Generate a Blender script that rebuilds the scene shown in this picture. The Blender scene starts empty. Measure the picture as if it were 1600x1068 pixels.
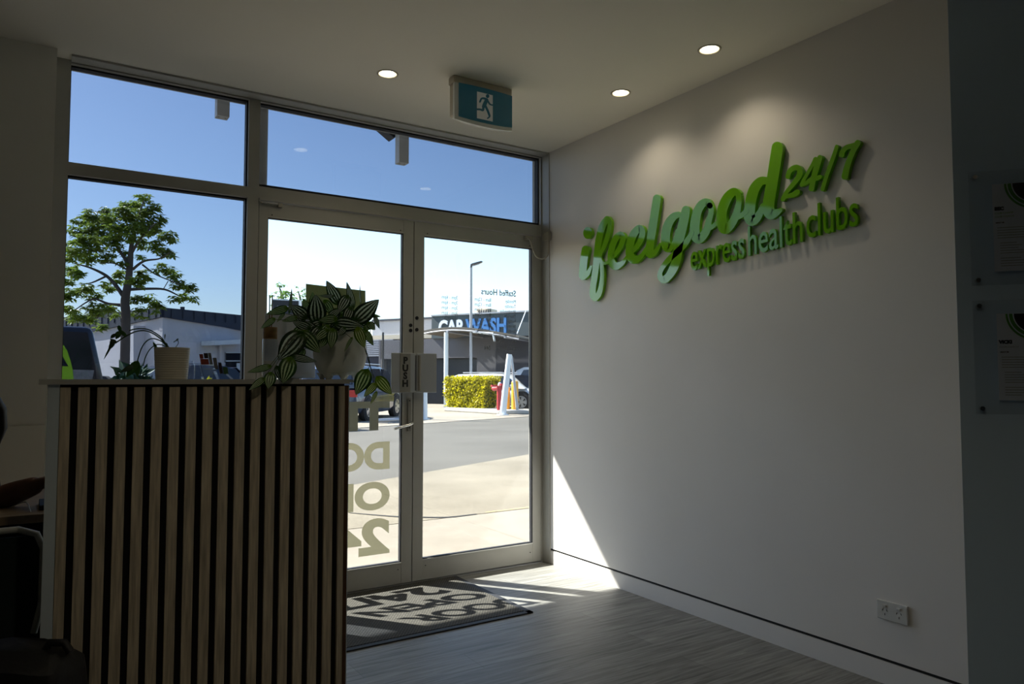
import bpy, math, random
from mathutils import Vector, Matrix, Euler

# ------------------------------------------------------------------ camera, light, exposure
scene = bpy.context.scene
col = scene.collection
F_PX = 1142.5
YAW, PITCH = math.radians(32.976), math.radians(2.906)
CAM = Vector((-2.859, -3.95, 1.209))
FWD = Vector((math.sin(YAW)*math.cos(PITCH), math.cos(YAW)*math.cos(PITCH), math.sin(PITCH)))
RGT = Vector((math.cos(YAW), -math.sin(YAW), 0))
UPV = RGT.cross(FWD)
cd = bpy.data.cameras.new('camera'); cam = bpy.data.objects.new('camera', cd); col.objects.link(cam)
cd.sensor_width = 36; cd.lens = 36*F_PX/1600; cd.clip_start = 0.05; cd.clip_end = 500
cam.matrix_world = Matrix(((RGT.x, UPV.x, -FWD.x, CAM.x), (RGT.y, UPV.y, -FWD.y, CAM.y), (RGT.z, UPV.z, -FWD.z, CAM.z), (0, 0, 0, 1)))
scene.camera = cam

scene.view_settings.view_transform = 'Standard'
scene.view_settings.look = 'None'
scene.view_settings.gamma = 1
scene.view_settings.use_curve_mapping = False
scene.view_settings.exposure = 0.1
scene.cycles.transparent_max_bounces = 24
scene.cycles.max_bounces = 10
scene.cycles.diffuse_bounces = 6
scene.cycles.caustics_reflective = False
scene.cycles.caustics_refractive = False
scene.cycles.use_denoising = True
scene.cycles.sample_clamp_indirect = 6

SUNDIR = Vector((-.67, .90, 1.0)).normalized()      # towards the sun
w = bpy.data.worlds.new('sky'); scene.world = w; w.use_nodes = True
nt = w.node_tree; bg = nt.nodes['Background']
sky = nt.nodes.new('ShaderNodeTexSky'); sky.sky_type = 'NISHITA'
sky.sun_disc = False; sky.sun_elevation = math.asin(SUNDIR.z)
sky.sun_rotation = math.radians(-36.7)
sky.air_density = 1.0; sky.dust_density = 0.6; sky.ozone_density = 2.0
nt.links.new(sky.outputs[0], bg.inputs['Color']); bg.inputs['Strength'].default_value = 0.39
sl = bpy.data.lights.new('sun', 'SUN'); sl.energy = 23.0; sl.angle = math.radians(0.55); sl.color = (1, .95, .86)
so = bpy.data.objects.new('sun', sl); col.objects.link(so)
so.rotation_euler = SUNDIR.to_track_quat('Z', 'Y').to_euler(); so.location = (-6, 8, 9)

# ------------------------------------------------------------------ helpers
def ray(x, y): return FWD + RGT*((x-800)/F_PX) - UPV*((y-534)/F_PX)
def at(x, y, D): return CAM + ray(x, y)*D                       # a point at depth D
def on(x, y, ax, val):                                           # a point on an axis plane
    d = ray(x, y); return CAM + d*((val-CAM[ax])/d[ax])
def ground(x, D, z=-.02):                                        # the ground point under image column x at depth D
    p = at(x, 592, D); return Vector((p.x, p.y, z))

MATS = {}
def mat(name, colr, rough=.6, metal=0., spec=.5, noise=0., nscale=20., bump=0., stretch=(1, 1, 1), emit=None, estr=0., coat=0.):
    if name in MATS: return MATS[name]
    m = bpy.data.materials.new(name); m.use_nodes = True; t = m.node_tree; b = t.nodes['Principled BSDF']
    c = (*colr, 1)
    b.inputs['Base Color'].default_value = c; b.inputs['Roughness'].default_value = rough
    b.inputs['Metallic'].default_value = metal; b.inputs['Specular IOR Level'].default_value = spec
    b.inputs['Coat Weight'].default_value = coat
    tc = t.nodes.new('ShaderNodeTexCoord'); mp = t.nodes.new('ShaderNodeMapping'); mp.inputs['Scale'].default_value = stretch
    n = t.nodes.new('ShaderNodeTexNoise'); n.inputs['Scale'].default_value = nscale; n.inputs['Detail'].default_value = 5
    t.links.new(tc.outputs['Object'], mp.inputs[0]); t.links.new(mp.outputs[0], n.inputs[0])
    r = t.nodes.new('ShaderNodeMapRange'); r.inputs[1].default_value = .3; r.inputs[2].default_value = .7
    r.inputs[3].default_value = 1-noise; r.inputs[4].default_value = 1+noise*.6
    t.links.new(n.outputs[0], r.inputs[0])
    mx = t.nodes.new('ShaderNodeMix'); mx.data_type = 'RGBA'; mx.blend_type = 'MULTIPLY'; mx.inputs[0].default_value = 1
    mx.inputs[6].default_value = c; t.links.new(r.outputs[0], mx.inputs[7]); t.links.new(mx.outputs[2], b.inputs['Base Color'])
    if bump:
        bp = t.nodes.new('ShaderNodeBump'); bp.inputs['Strength'].default_value = bump; bp.inputs['Distance'].default_value = .01
        t.links.new(n.outputs[0], bp.inputs['Height']); t.links.new(bp.outputs[0], b.inputs['Normal'])
    if emit:
        b.inputs['Emission Color'].default_value = (*emit, 1); b.inputs['Emission Strength'].default_value = estr
    MATS[name] = m; return m

def glass_mat(name, tint, refl=1.0, rough=0.0):
    m = bpy.data.materials.new(name); m.use_nodes = True; t = m.node_tree; t.nodes.clear()
    out = t.nodes.new('ShaderNodeOutputMaterial'); mix = t.nodes.new('ShaderNodeMixShader')
    tr = t.nodes.new('ShaderNodeBsdfTransparent'); tr.inputs[0].default_value = (*[math.sqrt(v) for v in tint], 1)
    gl = t.nodes.new('ShaderNodeBsdfGlossy'); gl.inputs['Roughness'].default_value = rough; gl.inputs[0].default_value = (.95, .97, 1, 1)
    lw = t.nodes.new('ShaderNodeLayerWeight'); lw.inputs[0].default_value = .5
    pw = t.nodes.new('ShaderNodeMath'); pw.operation = 'POWER'; pw.inputs[1].default_value = 5
    ml = t.nodes.new('ShaderNodeMath'); ml.operation = 'MULTIPLY_ADD'; ml.inputs[1].default_value = .9*refl; ml.inputs[2].default_value = .035*refl
    t.links.new(lw.outputs['Facing'], pw.inputs[0]); t.links.new(pw.outputs[0], ml.inputs[0]); t.links.new(ml.outputs[0], mix.inputs[0])
    t.links.new(tr.outputs[0], mix.inputs[1]); t.links.new(gl.outputs[0], mix.inputs[2]); t.links.new(mix.outputs[0], out.inputs[0])
    MATS[name] = m; return m

def fix(o, loc=None):
    return o

class MB:
    def __init__(s): s.v = []; s.f = []; s.M = None; s.uv = []
    def add(s, vs, fs):
        b = len(s.v)
        for p in vs:
            p = Vector(p)
            if s.M: p = s.M @ p
            s.v.append(p)
        s.f += [tuple(b+i for i in f) for f in fs]; return s
    def box(s, x0, x1, y0, y1, z0, z1):
        return s.add([(x0,y0,z0),(x1,y0,z0),(x1,y1,z0),(x0,y1,z0),(x0,y0,z1),(x1,y0,z1),(x1,y1,z1),(x0,y1,z1)],
                     [(0,3,2,1),(4,5,6,7),(0,1,5,4),(1,2,6,5),(2,3,7,6),(3,0,4,7)])
    def tube(s, pts, rads, n=10, cap=True):
        pts = [Vector(p) for p in pts]
        if not hasattr(rads, '__len__'): rads = [rads]*len(pts)
        rings = []; prev = None
        for i, p in enumerate(pts):
            d = (pts[min(i+1, len(pts)-1)] - pts[max(i-1, 0)])
            if d.length < 1e-9: d = Vector((0, 0, 1))
            d.normalize()
            a = prev if prev is not None else (Vector((0,0,1)) if abs(d.z) < .9 else Vector((1,0,0)))
            x = a - d*a.dot(d)
            if x.length < 1e-6: x = d.orthogonal()
            x.normalize(); prev = x; y = d.cross(x)
            rings.append([p + (x*math.cos(2*math.pi*k/n) + y*math.sin(2*math.pi*k/n))*rads[i] for k in range(n)])
        vs = [v for r in rings for v in r]; fs = []
        for i in range(len(rings)-1):
            for k in range(n): fs.append((i*n+k, i*n+(k+1)%n, (i+1)*n+(k+1)%n, (i+1)*n+k))
        if cap: fs.append(tuple(range(n-1, -1, -1))); fs.append(tuple((len(rings)-1)*n+k for k in range(n)))
        return s.add(vs, fs)
    def lathe(s, c, prof, n=32, close=True):
        vs = []; fs = []
        for r, z in prof:
            for k in range(n): vs.append((c[0]+r*math.cos(2*math.pi*k/n), c[1]+r*math.sin(2*math.pi*k/n), c[2]+z))
        m = len(prof)
        for i in range(m-1):
            for k in range(n): fs.append((i*n+k, i*n+(k+1)%n, (i+1)*n+(k+1)%n, (i+1)*n+k))
        if close: fs.append(tuple(range(n-1, -1, -1))); fs.append(tuple((m-1)*n+k for k in range(n)))
        return s.add(vs, fs)
    def prism(s, pts, vec):
        n = len(pts); vec = Vector(vec); a = [Vector(p) for p in pts]
        vs = a + [p+vec for p in a]
        fs = [tuple(range(n)), tuple(range(2*n-1, n-1, -1))] + [(i, i+n, (i+1)%n+n, (i+1)%n) for i in range(n)]
        return s.add(vs, fs)
    def ball(s, c, r, sc=(1,1,1), n=16, m=10):
        vs = []; fs = []
        for i in range(m+1):
            ph = math.pi*i/m
            for k in range(n):
                th = 2*math.pi*k/n
                vs.append((c[0]+r*sc[0]*math.sin(ph)*math.cos(th), c[1]+r*sc[1]*math.sin(ph)*math.sin(th), c[2]+r*sc[2]*math.cos(ph)))
        for i in range(m):
            for k in range(n): fs.append((i*n+k, i*n+(k+1)%n, (i+1)*n+(k+1)%n, (i+1)*n+k))
        return s.add(vs, fs)

def root_loc(p):
    while p is not None:
        if p.parent is None: return Vector(p.location)
        p = p.parent
    return Vector((0, 0, 0))

def build(name, mb, m, parent=None, loc=None, smooth=False, bevel=0, recalc=True):
    """links everything collected in mb as ONE mesh object; coordinates of mb are world coordinates"""
    off = root_loc(parent) if parent is not None else (Vector(loc) if loc is not None else Vector((0, 0, 0)))
    me = bpy.data.meshes.new(name)
    me.from_pydata([tuple(v-off) for v in mb.v], [], mb.f); me.validate(clean_customdata=False)
    if recalc:
        import bmesh
        b = bmesh.new(); b.from_mesh(me); bmesh.ops.recalc_face_normals(b, faces=b.faces); b.to_mesh(me); b.free()
    me.materials.append(MATS[m] if isinstance(m, str) else m)
    if smooth:
        me.polygons.foreach_set('use_smooth', [True]*len(me.polygons))
        try: me.set_sharp_from_angle(angle=math.radians(40))
        except Exception: pass
    o = bpy.data.objects.new(name, me); col.objects.link(o)
    if parent is not None: o.parent = parent
    else: o.location = off
    if bevel:
        bv = o.modifiers.new('bevel', 'BEVEL'); bv.width = bevel; bv.segments = 2; bv.limit_method = 'ANGLE'
    return o

def thing(name, label, cat, loc, group=None):
    o = bpy.data.objects.new(name, None); o.empty_display_size = .1; col.objects.link(o); o.location = loc
    o['label'] = label; o['category'] = cat
    if group: o['group'] = group
    return o
def tag(o, label, cat, group=None, kind=None):
    o['label'] = label; o['category'] = cat
    if group: o['group'] = group
    if kind: o['kind'] = kind
    return o
def struct(name, mb, m, parent=None, **k):
    o = build(name, mb, m, parent, **k)
    if parent is None: o['kind'] = 'structure'
    return o

def text_geo(s, size=1.0, align='LEFT', offset=0.0, res=3, shear=0):
    cu = bpy.data.curves.new('t', 'FONT'); cu.body = s; cu.size = size; cu.align_x = align; cu.offset = offset
    cu.resolution_u = res; cu.shear = shear; cu.fill_mode = 'BOTH'
    o = bpy.data.objects.new('t', cu); col.objects.link(o)
    dg = bpy.context.evaluated_depsgraph_get(); me = bpy.data.meshes.new_from_object(o.evaluated_get(dg))
    vs = [(v.co.x, v.co.y) for v in me.vertices]; fs = [tuple(p.vertices) for p in me.polygons]
    col.objects.unlink(o); bpy.data.objects.remove(o); bpy.data.curves.remove(cu); bpy.data.meshes.remove(me)
    return vs, fs
def extrude_geo(mb, vs, fs, fn, depth):
    """fn(x,y)->world front point; depth world vector to the back"""
    n = len(vs); d = Vector(depth)
    P = [Vector(fn(x, y)) for x, y in vs]
    cnt = {}
    for f in fs:
        for i in range(len(f)):
            e = (f[i], f[(i+1)%len(f)]); cnt[e] = cnt.get(e, 0)+1
    F = list(fs) + [tuple(reversed([i+n for i in f])) for f in fs]
    for (a, b) in cnt:
        if (b, a) not in cnt: F.append((a, b, b+n, a+n))
    mb.add(P + [p+d for p in P], F)

def catmull(P, k=6):
    out = []
    for i in range(len(P)-1):
        p0 = P[max(i-1, 0)]; p1 = P[i]; p2 = P[i+1]; p3 = P[min(i+2, len(P)-1)]
        for j in range(k):
            t = j/k
            out.append(tuple(.5*((2*b)+(-a+c)*t+(2*a-5*b+4*c-d)*t*t+(-a+3*b-3*c+d)*t**3) for a, b, c, d in zip(p0, p1, p2, p3)))
    out.append(tuple(P[-1])); return out
def stroke(P, k=6):
    """(x,y,halfwidth) centre line -> flat ribbon with round ends, 2-D verts and faces"""
    C = catmull(P, k); n = len(C); vs = []; fs = []
    def nrm(i):
        a = C[max(i-1, 0)]; b = C[min(i+1, n-1)]; dx, dy = b[0]-a[0], b[1]-a[1]; l = math.hypot(dx, dy) or 1; return -dy/l, dx/l
    for i, (x, y, h) in enumerate(C):
        nx, ny = nrm(i); vs += [(x+nx*h, y+ny*h), (x-nx*h, y-ny*h)]
    for i in range(n-1): fs.append((2*i, 2*i+1, 2*i+3, 2*i+2))
    for i, sgn in ((0, -1), (n-1, 1)):
        x, y, h = C[i]; nx, ny = nrm(i); tx, ty = ny*sgn, -nx*sgn; b = len(vs); m = 8
        for j in range(1, m): 
            a = math.pi*j/m; vs.append((x+nx*h*math.cos(a)+tx*h*math.sin(a), y+ny*h*math.cos(a)+ty*h*math.sin(a)))
        poly = [2*i]+list(range(b, b+m-1))+[2*i+1]
        if sgn > 0: poly = poly[::-1]
        fs.append(tuple(poly))
    return vs, fs

# ------------------------------------------------------------------ materials
mat('front_paint', (.95, .94, .88), .75)
mat('wall_paint', (.78, .755, .73), .75, noise=.02, nscale=3, bump=.02)
mat('back_paint', (.13, .15, .18), .8)
mat('side_paint', (.60, .76, .93), .8, noise=.02, nscale=3)
mat('ceiling_paint', (.93, .89, .80), .8, noise=.015, nscale=2)
mat('frame_metal', (.47, .465, .43), .42, .0, noise=.05, nscale=6)
mat('frame_metal_dark', (.30, .29, .26), .5, noise=.05, nscale=6)
mat('bead_metal', (.6, .6, .58), .3, .3)
mat('gasket', (.006, .006, .010), .6)
mat('black', (.008, .008, .009), .7)
mat('black_felt', (.006, .005, .006), .95, noise=.2, nscale=60)
mat('chrome', (.75, .75, .76), .18, 1.0)
mat('white_laminate', (.66, .76, .84), .35, noise=.02)
mat('grey_laminate', (.52, .52, .49), .4, noise=.03)
mat('slat_oak', (.62, .54, .41), .55, noise=.35, nscale=9, stretch=(14, 14, .8), bump=.1)
mat('edge_brown', (.10, .045, .02), .6, noise=.2)
mat('sign_green', (.16, .46, .006), .06, spec=.6, noise=.0)
mat('exit_body', (.55, .50, .40), .5)
mat('exit_lens', (.82, .84, .82), .25)
mat('exit_teal', (.010, .075, .10), .2, spec=.5, emit=(.01, .09, .12), estr=.12)
mat('exit_white', (.62, .62, .58), .3, emit=(.6, .6, .55), estr=.06)
mat('lamp_trim', (.55, .5, .42), .5)
mat('lamp_glow', (1, 1, 1), .5, emit=(1, .93, .74), estr=9)
mat('lamp_reflector', (.85, .80, .60), .5)
mat('plastic_white', (.62, .62, .60), .4)
mat('cable', (.40, .38, .32), .5)
mat('push_silver', (.44, .46, .48), .38, .25)
mat('decal_black', (.01, .01, .01), .5)
mat('glaze_pot', (.78, .80, .78), .55, noise=.12, nscale=14, bump=.15)
mat('ribbed_pot', (.66, .62, .52), .5, noise=.04)
mat('soil', (.03, .02, .012), .9, noise=.4, nscale=60)
mat('leaf_plain', (.06, .20, .03), .5, noise=.3, nscale=25)
mat('leaf_dark', (.02, .07, .018), .5, noise=.3, nscale=25)
mat('stem', (.05, .10, .02), .5)
mat('paper', (.80, .86, .98), .6)
mat('ink', (.03, .035, .06), .6)
mat('ink_green', (.10, .32, .05), .5)
mat('ink_grey', (.35, .38, .38), .6)
mat('card_red', (.30, .05, .03), .5, noise=.3, nscale=60)
mat('card_dark', (.03, .02, .03), .5)
mat('card_grey', (.22, .24, .26), .5, noise=.3, nscale=50)
mat('card_green', (.05, .14, .05), .5)
mat('wood_cap', (.34, .19, .07), .5, noise=.3, nscale=12, stretch=(1, 1, 6))
mat('reed', (.30, .20, .10), .6)
mat('display_back', (.80, .84, .93), .4)
mat('skin', (.20, .10, .06), .5, noise=.08)
mat('hair', (.01, .008, .006), .5)
mat('cloth_black', (.010, .010, .012), .85, noise=.2, nscale=40)
mat('chair_white', (.50, .52, .50), .4)
mat('chair_mesh', (.010, .022, .024), .8, noise=.3, nscale=200)
mat('bag_black', (.006, .006, .008), .6, noise=.3, nscale=30, bump=.3)
mat('desk_wood', (.28, .20, .12), .5, noise=.2, nscale=5, stretch=(1, 8, 8))
# outdoors
mat('pale_render', (.62, .60, .62), .8, noise=.05, nscale=1.5)
mat('dark_cladding', (.030, .036, .055), .6, noise=.1, nscale=2)
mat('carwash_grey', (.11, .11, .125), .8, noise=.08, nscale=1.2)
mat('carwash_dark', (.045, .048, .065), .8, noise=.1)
mat('carwash_fascia', (.055, .075, .085), .7, noise=.08)
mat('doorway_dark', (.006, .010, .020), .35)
mat('white_steel', (.70, .75, .78), .5)
mat('galvanised', (.36, .37, .40), .4, .4)
mat('sign_white', (.80, .85, .92), .5)
mat('sign_blue', (.045, .20, .50), .5)
mat('canopy_sheet', (.13, .115, .095), .6, noise=.1)
mat('louvre', (.34, .36, .41), .5, noise=.1)
mat('beige_roof', (.62, .54, .42), .8, noise=.1)
mat('hedge_leaf', (.50, .46, .015), .5, noise=.5, nscale=3)
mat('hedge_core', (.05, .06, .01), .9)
mat('tree_leaf', (.24, .33, .045), .45, noise=.5, nscale=1.5)
mat('far_leaf', (.12, .22, .05), .6, noise=.4, nscale=1.5)
mat('bark', (.11, .09, .08), .9, noise=.3, nscale=8, stretch=(1, 1, .3), bump=.4)
mat('red_paint', (.36, .02, .03), .5)
mat('yellow_paint', (.75, .38, .03), .5)
mat('car_silver', (.50, .52, .53), .3, .15, coat=.6)
mat('car_white', (.65, .66, .68), .25, coat=.6)
mat('car_navy', (.03, .035, .06), .25, .2, coat=.6)
mat('car_black', (.016, .018, .028), .3, coat=.4)
mat('lime', (.30, .62, .02), .35)
mat('car_glass', (.012, .016, .026), .08, spec=.6)
mat('hazy_glass', (.030, .036, .040), .12, noise=.4, nscale=3)
mat('tyre', (.012, .012, .013), .85)
mat('rim', (.45, .46, .48), .3, .8)
mat('tail_red', (.35, .01, .01), .25)
mat('plate_white', (.6, .6, .55), .4)
mat('concrete_kerb', (.42, .40, .36), .85, noise=.15, nscale=6)
mat('yellow_line', (.38, .30, .14), .7)
glass_mat('glass_tinted', (.21, .24, .285), 1.1)
glass_mat('glass_clear', (.70, .73, .73), .9)
glass_mat('acrylic', (.90, .92, .94), .9, .05)

def decal_mat():
    m = bpy.data.materials.new('frosted_decal'); m.use_nodes = True; t = m.node_tree; t.nodes.clear()
    out = t.nodes.new('ShaderNodeOutputMaterial')
    a = t.nodes.new('ShaderNodeBsdfDiffuse'); a.inputs[0].default_value = (.62, .62, .58, 1)
    b = t.nodes.new('ShaderNodeBsdfTranslucent'); b.inputs[0].default_value = (.40, .385, .31, 1)
    c = t.nodes.new('ShaderNodeBsdfTransparent'); c.inputs[0].default_value = (.8, .8, .7, 1)
    m1 = t.nodes.new('ShaderNodeMixShader'); m1.inputs[0].default_value = .6
    m2 = t.nodes.new('ShaderNodeMixShader'); m2.inputs[0].default_value = .08
    t.links.new(a.outputs[0], m1.inputs[1]); t.links.new(b.outputs[0], m1.inputs[2])
    t.links.new(m1.outputs[0], m2.inputs[1]); t.links.new(c.outputs[0], m2.inputs[2]); t.links.new(m2.outputs[0], out.inputs[0])
    MATS['frosted_decal'] = m
    g = m.copy(); g.name = 'green_decal'; MATS['green_decal'] = g
    for n in g.node_tree.nodes:
        if n.type == 'BSDF_DIFFUSE': n.inputs[0].default_value = (.40, .41, .20, 1)
        if n.type == 'BSDF_TRANSLUCENT': n.inputs[0].default_value = (.19, .21, .075, 1)
    g = m.copy(); g.name = 'hours_decal'; MATS['hours_decal'] = g
    [n for n in g.node_tree.nodes if n.type == 'MIX_SHADER'][1].inputs[0].default_value = 0
    [n for n in g.node_tree.nodes if n.type == 'MIX_SHADER'][0].inputs[0].default_value = .3
    for n in g.node_tree.nodes:
        if n.type == 'BSDF_DIFFUSE': n.inputs[0].default_value = (.42, .44, .48, 1)
        if n.type == 'BSDF_TRANSLUCENT': n.inputs[0].default_value = (.02, .022, .03, 1)
decal_mat()

def plank_mat():
    m = bpy.data.materials.new('vinyl_planks'); m.use_nodes = True; t = m.node_tree; b = t.nodes['Principled BSDF']; L = t.links
    tc = t.nodes.new('ShaderNodeTexCoord')
    br = t.nodes.new('ShaderNodeTexBrick'); br.inputs['Scale'].default_value = 1; br.inputs['Mortar Size'].default_value = .0012
    br.inputs['Brick Width'].default_value = 1.25; br.inputs['Row Height'].default_value = .18; br.offset = .37
    br.inputs['Color1'].default_value = (.19, .188, .175, 1); br.inputs['Color2'].default_value = (.25, .247, .232, 1); br.inputs['Mortar'].default_value = (.12, .12, .115, 1)
    L.new(tc.outputs['Object'], br.inputs[0])
    mp = t.nodes.new('ShaderNodeMapping'); mp.inputs['Scale'].default_value = (1.3, 22, 1)
    L.new(tc.outputs['Object'], mp.inputs[0])
    n = t.nodes.new('ShaderNodeTexNoise'); n.inputs['Scale'].default_value = 2.4; n.inputs['Detail'].default_value = 8; n.inputs['Roughness'].default_value = .65; n.inputs['Distortion'].default_value = .6
    L.new(mp.outputs[0], n.inputs[0])
    r = t.nodes.new('ShaderNodeMapRange'); r.inputs[1].default_value = .3; r.inputs[2].default_value = .72; r.inputs[3].default_value = .5; r.inputs[4].default_value = 1.6
    L.new(n.outputs[0], r.inputs[0])
    mx = t.nodes.new('ShaderNodeMix'); mx.data_type = 'RGBA'; mx.blend_type = 'MULTIPLY'; mx.inputs[0].default_value = 1
    L.new(br.outputs[0], mx.inputs[6]); L.new(r.outputs[0], mx.inputs[7]); L.new(mx.outputs[2], b.inputs['Base Color'])
    b.inputs['Roughness'].default_value = .5; b.inputs['Specular IOR Level'].default_value = .35
    bp = t.nodes.new('ShaderNodeBump'); bp.inputs['Strength'].default_value = .12; bp.inputs['Distance'].default_value = .004
    L.new(n.outputs[0], bp.inputs['Height']); L.new(bp.outputs[0], b.inputs['Normal'])
    MATS['vinyl_planks'] = m
plank_mat()

def rib_mat():
    m = bpy.data.materials.new('mat_ribs'); m.use_nodes = True; t = m.node_tree; b = t.nodes['Principled BSDF']; L = t.links
    tc = t.nodes.new('ShaderNodeTexCoord')
    br = t.nodes.new('ShaderNodeTexBrick'); br.inputs['Scale'].default_value = 1; br.inputs['Mortar Size'].default_value = .0022
    br.inputs['Brick Width'].default_value = .016; br.inputs['Row Height'].default_value = .011
    br.inputs['Color1'].default_value = (.095, .089, .074, 1); br.inputs['Color2'].default_value = (.13, .121, .102, 1); br.inputs['Mortar'].default_value = (.014, .014, .013, 1)
    L.new(tc.outputs['Object'], br.inputs[0]); L.new(br.outputs[0], b.inputs['Base Color'])
    bp = t.nodes.new('ShaderNodeBump'); bp.inputs['Strength'].default_value = .5; bp.inputs['Distance'].default_value = .003; bp.invert = True
    L.new(br.outputs['Fac'], bp.inputs['Height']); L.new(bp.outputs[0], b.inputs['Normal']); b.inputs['Roughness'].default_value = .95
    MATS['mat_ribs'] = m
rib_mat()
mat('rubber_edge', (.018, .020, .026), .7)

def ground_mat(name, c1, c2, sc, sc2, rough=.9):
    m = bpy.data.materials.new(name); m.use_nodes = True; t = m.node_tree; b = t.nodes['Principled BSDF']; L = t.links
    tc = t.nodes.new('ShaderNodeTexCoord')
    a = t.nodes.new('ShaderNodeTexNoise'); a.inputs['Scale'].default_value = sc; a.inputs['Detail'].default_value = 8; a.inputs['Roughness'].default_value = .7
    d = t.nodes.new('ShaderNodeTexNoise'); d.inputs['Scale'].default_value = sc2; d.inputs['Detail'].default_value = 3
    for q in (a, d): L.new(tc.outputs['Object'], q.inputs[0])
    ad = t.nodes.new('ShaderNodeMath'); ad.operation = 'ADD'; L.new(a.outputs[0], ad.inputs[0]); L.new(d.outputs[0], ad.inputs[1])
    r = t.nodes.new('ShaderNodeMapRange'); r.inputs[1].default_value = .75; r.inputs[2].default_value = 1.25; L.new(ad.outputs[0], r.inputs[0])
    mx = t.nodes.new('ShaderNodeMix'); mx.data_type = 'RGBA'; mx.inputs[6].default_value = (*c1, 1); mx.inputs[7].default_value = (*c2, 1)
    L.new(r.outputs[0], mx.inputs[0]); L.new(mx.outputs[2], b.inputs['Base Color']); b.inputs['Roughness'].default_value = rough
    MATS[name] = m
ground_mat('asphalt', (.072, .067, .057), (.108, .102, .089), 30, .5)
ground_mat('apron_smooth', (.195, .170, .137), (.25, .225, .187), 3, .6)
ground_mat('apron_rough', (.14, .12, .087), (.235, .208, .16), 35, .8)
ground_mat('forecourt', (.20, .175, .137), (.275, .25, .21), 4, .4)

def striped_leaf(name, dark, silver, mid):
    m = bpy.data.materials.new(name); m.use_nodes = True; t = m.node_tree; b = t.nodes['Principled BSDF']; L = t.links
    uv = t.nodes.new('ShaderNodeUVMap'); uv.uv_map = 'leaf'
    sp = t.nodes.new('ShaderNodeSeparateXYZ'); L.new(uv.outputs[0], sp.inputs[0])
    def M(op, a=None, bb=None):
        n = t.nodes.new('ShaderNodeMath'); n.operation = op
        for i, q in enumerate((a, bb)):
            if q is None: continue
            if isinstance(q, (int, float)): n.inputs[i].default_value = q
            else: L.new(q, n.inputs[i])
        return n.outputs[0]
    n = t.nodes.new('ShaderNodeTexNoise'); n.inputs['Scale'].default_value = 14; n.inputs['Detail'].default_value = 2; L.new(uv.outputs[0], n.inputs[0])
    v = M('ADD', sp.outputs[1], M('MULTIPLY', M('SUBTRACT', n.outputs[0], .5), .12))     # across, -1..1
    s = M('COSINE', M('MULTIPLY', v, math.pi*5.0))                                     # bands between the veins
    s = M('MULTIPLY', s, -1)
    g = t.nodes.new('ShaderNodeMapRange'); g.inputs[1].default_value = -.15; g.inputs[2].default_value = .25; L.new(s, g.inputs[0])
    edge = t.nodes.new('ShaderNodeMapRange'); edge.inputs[1].default_value = .80; edge.inputs[2].default_value = .9; edge.inputs[3].default_value = 1; edge.inputs[4].default_value = 0
    L.new(M('ABSOLUTE', sp.outputs[1]), edge.inputs[0])
    en = t.nodes.new('ShaderNodeMapRange'); en.inputs[1].default_value = .04; en.inputs[2].default_value = .16; L.new(sp.outputs[0], en.inputs[0])
    fac = M('MULTIPLY', M('MULTIPLY', g.outputs[0], edge.outputs[0]), en.outputs[0])
    c0 = t.nodes.new('ShaderNodeMix'); c0.data_type = 'RGBA'; c0.inputs[6].default_value = (*mid, 1); c0.inputs[7].default_value = (*dark, 1)
    L.new(en.outputs[0], c0.inputs[0])
    mx = t.nodes.new('ShaderNodeMix'); mx.data_type = 'RGBA'; mx.inputs[7].default_value = (*silver, 1)
    L.new(c0.outputs[2], mx.inputs[6]); L.new(fac, mx.inputs[0]); L.new(mx.outputs[2], b.inputs['Base Color'])
    b.inputs['Roughness'].default_value = .38
    tl = t.nodes.new('ShaderNodeBsdfTranslucent'); L.new(mx.outputs[2], tl.inputs[0])
    ms = t.nodes.new('ShaderNodeMixShader'); ms.inputs[0].default_value = .45
    out = [q for q in t.nodes if q.type == 'OUTPUT_MATERIAL'][0]
    L.new(b.outputs[0], ms.inputs[1]); L.new(tl.outputs[0], ms.inputs[2]); L.new(ms.outputs[0], out.inputs[0])
    MATS[name] = m
striped_leaf('peperomia_dark', (.010, .050, .014), (.80, .92, .80), (.05, .16, .01))
striped_leaf('peperomia_green', (.035, .13, .02), (.70, .88, .55), (.16, .36, .01))
striped_leaf('peperomia_lime', (.12, .26, .01), (.85, .95, .55), (.30, .48, .01))

def leafy(name):     # foliage that lets light through
    m = MATS[name]; t = m.node_tree; L = t.links; b = t.nodes['Principled BSDF']
    out = [q for q in t.nodes if q.type == 'OUTPUT_MATERIAL'][0]
    tl = t.nodes.new('ShaderNodeBsdfTranslucent'); src = b.inputs['Base Color'].links[0].from_socket; L.new(src, tl.inputs[0])
    ms = t.nodes.new('ShaderNodeMixShader'); ms.inputs[0].default_value = .45
    L.new(b.outputs[0], ms.inputs[1]); L.new(tl.outputs[0], ms.inputs[2]); L.new(ms.outputs[0], out.inputs[0])
for q in ('tree_leaf', 'hedge_leaf', 'far_leaf', 'leaf_plain'): leafy(q)

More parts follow.
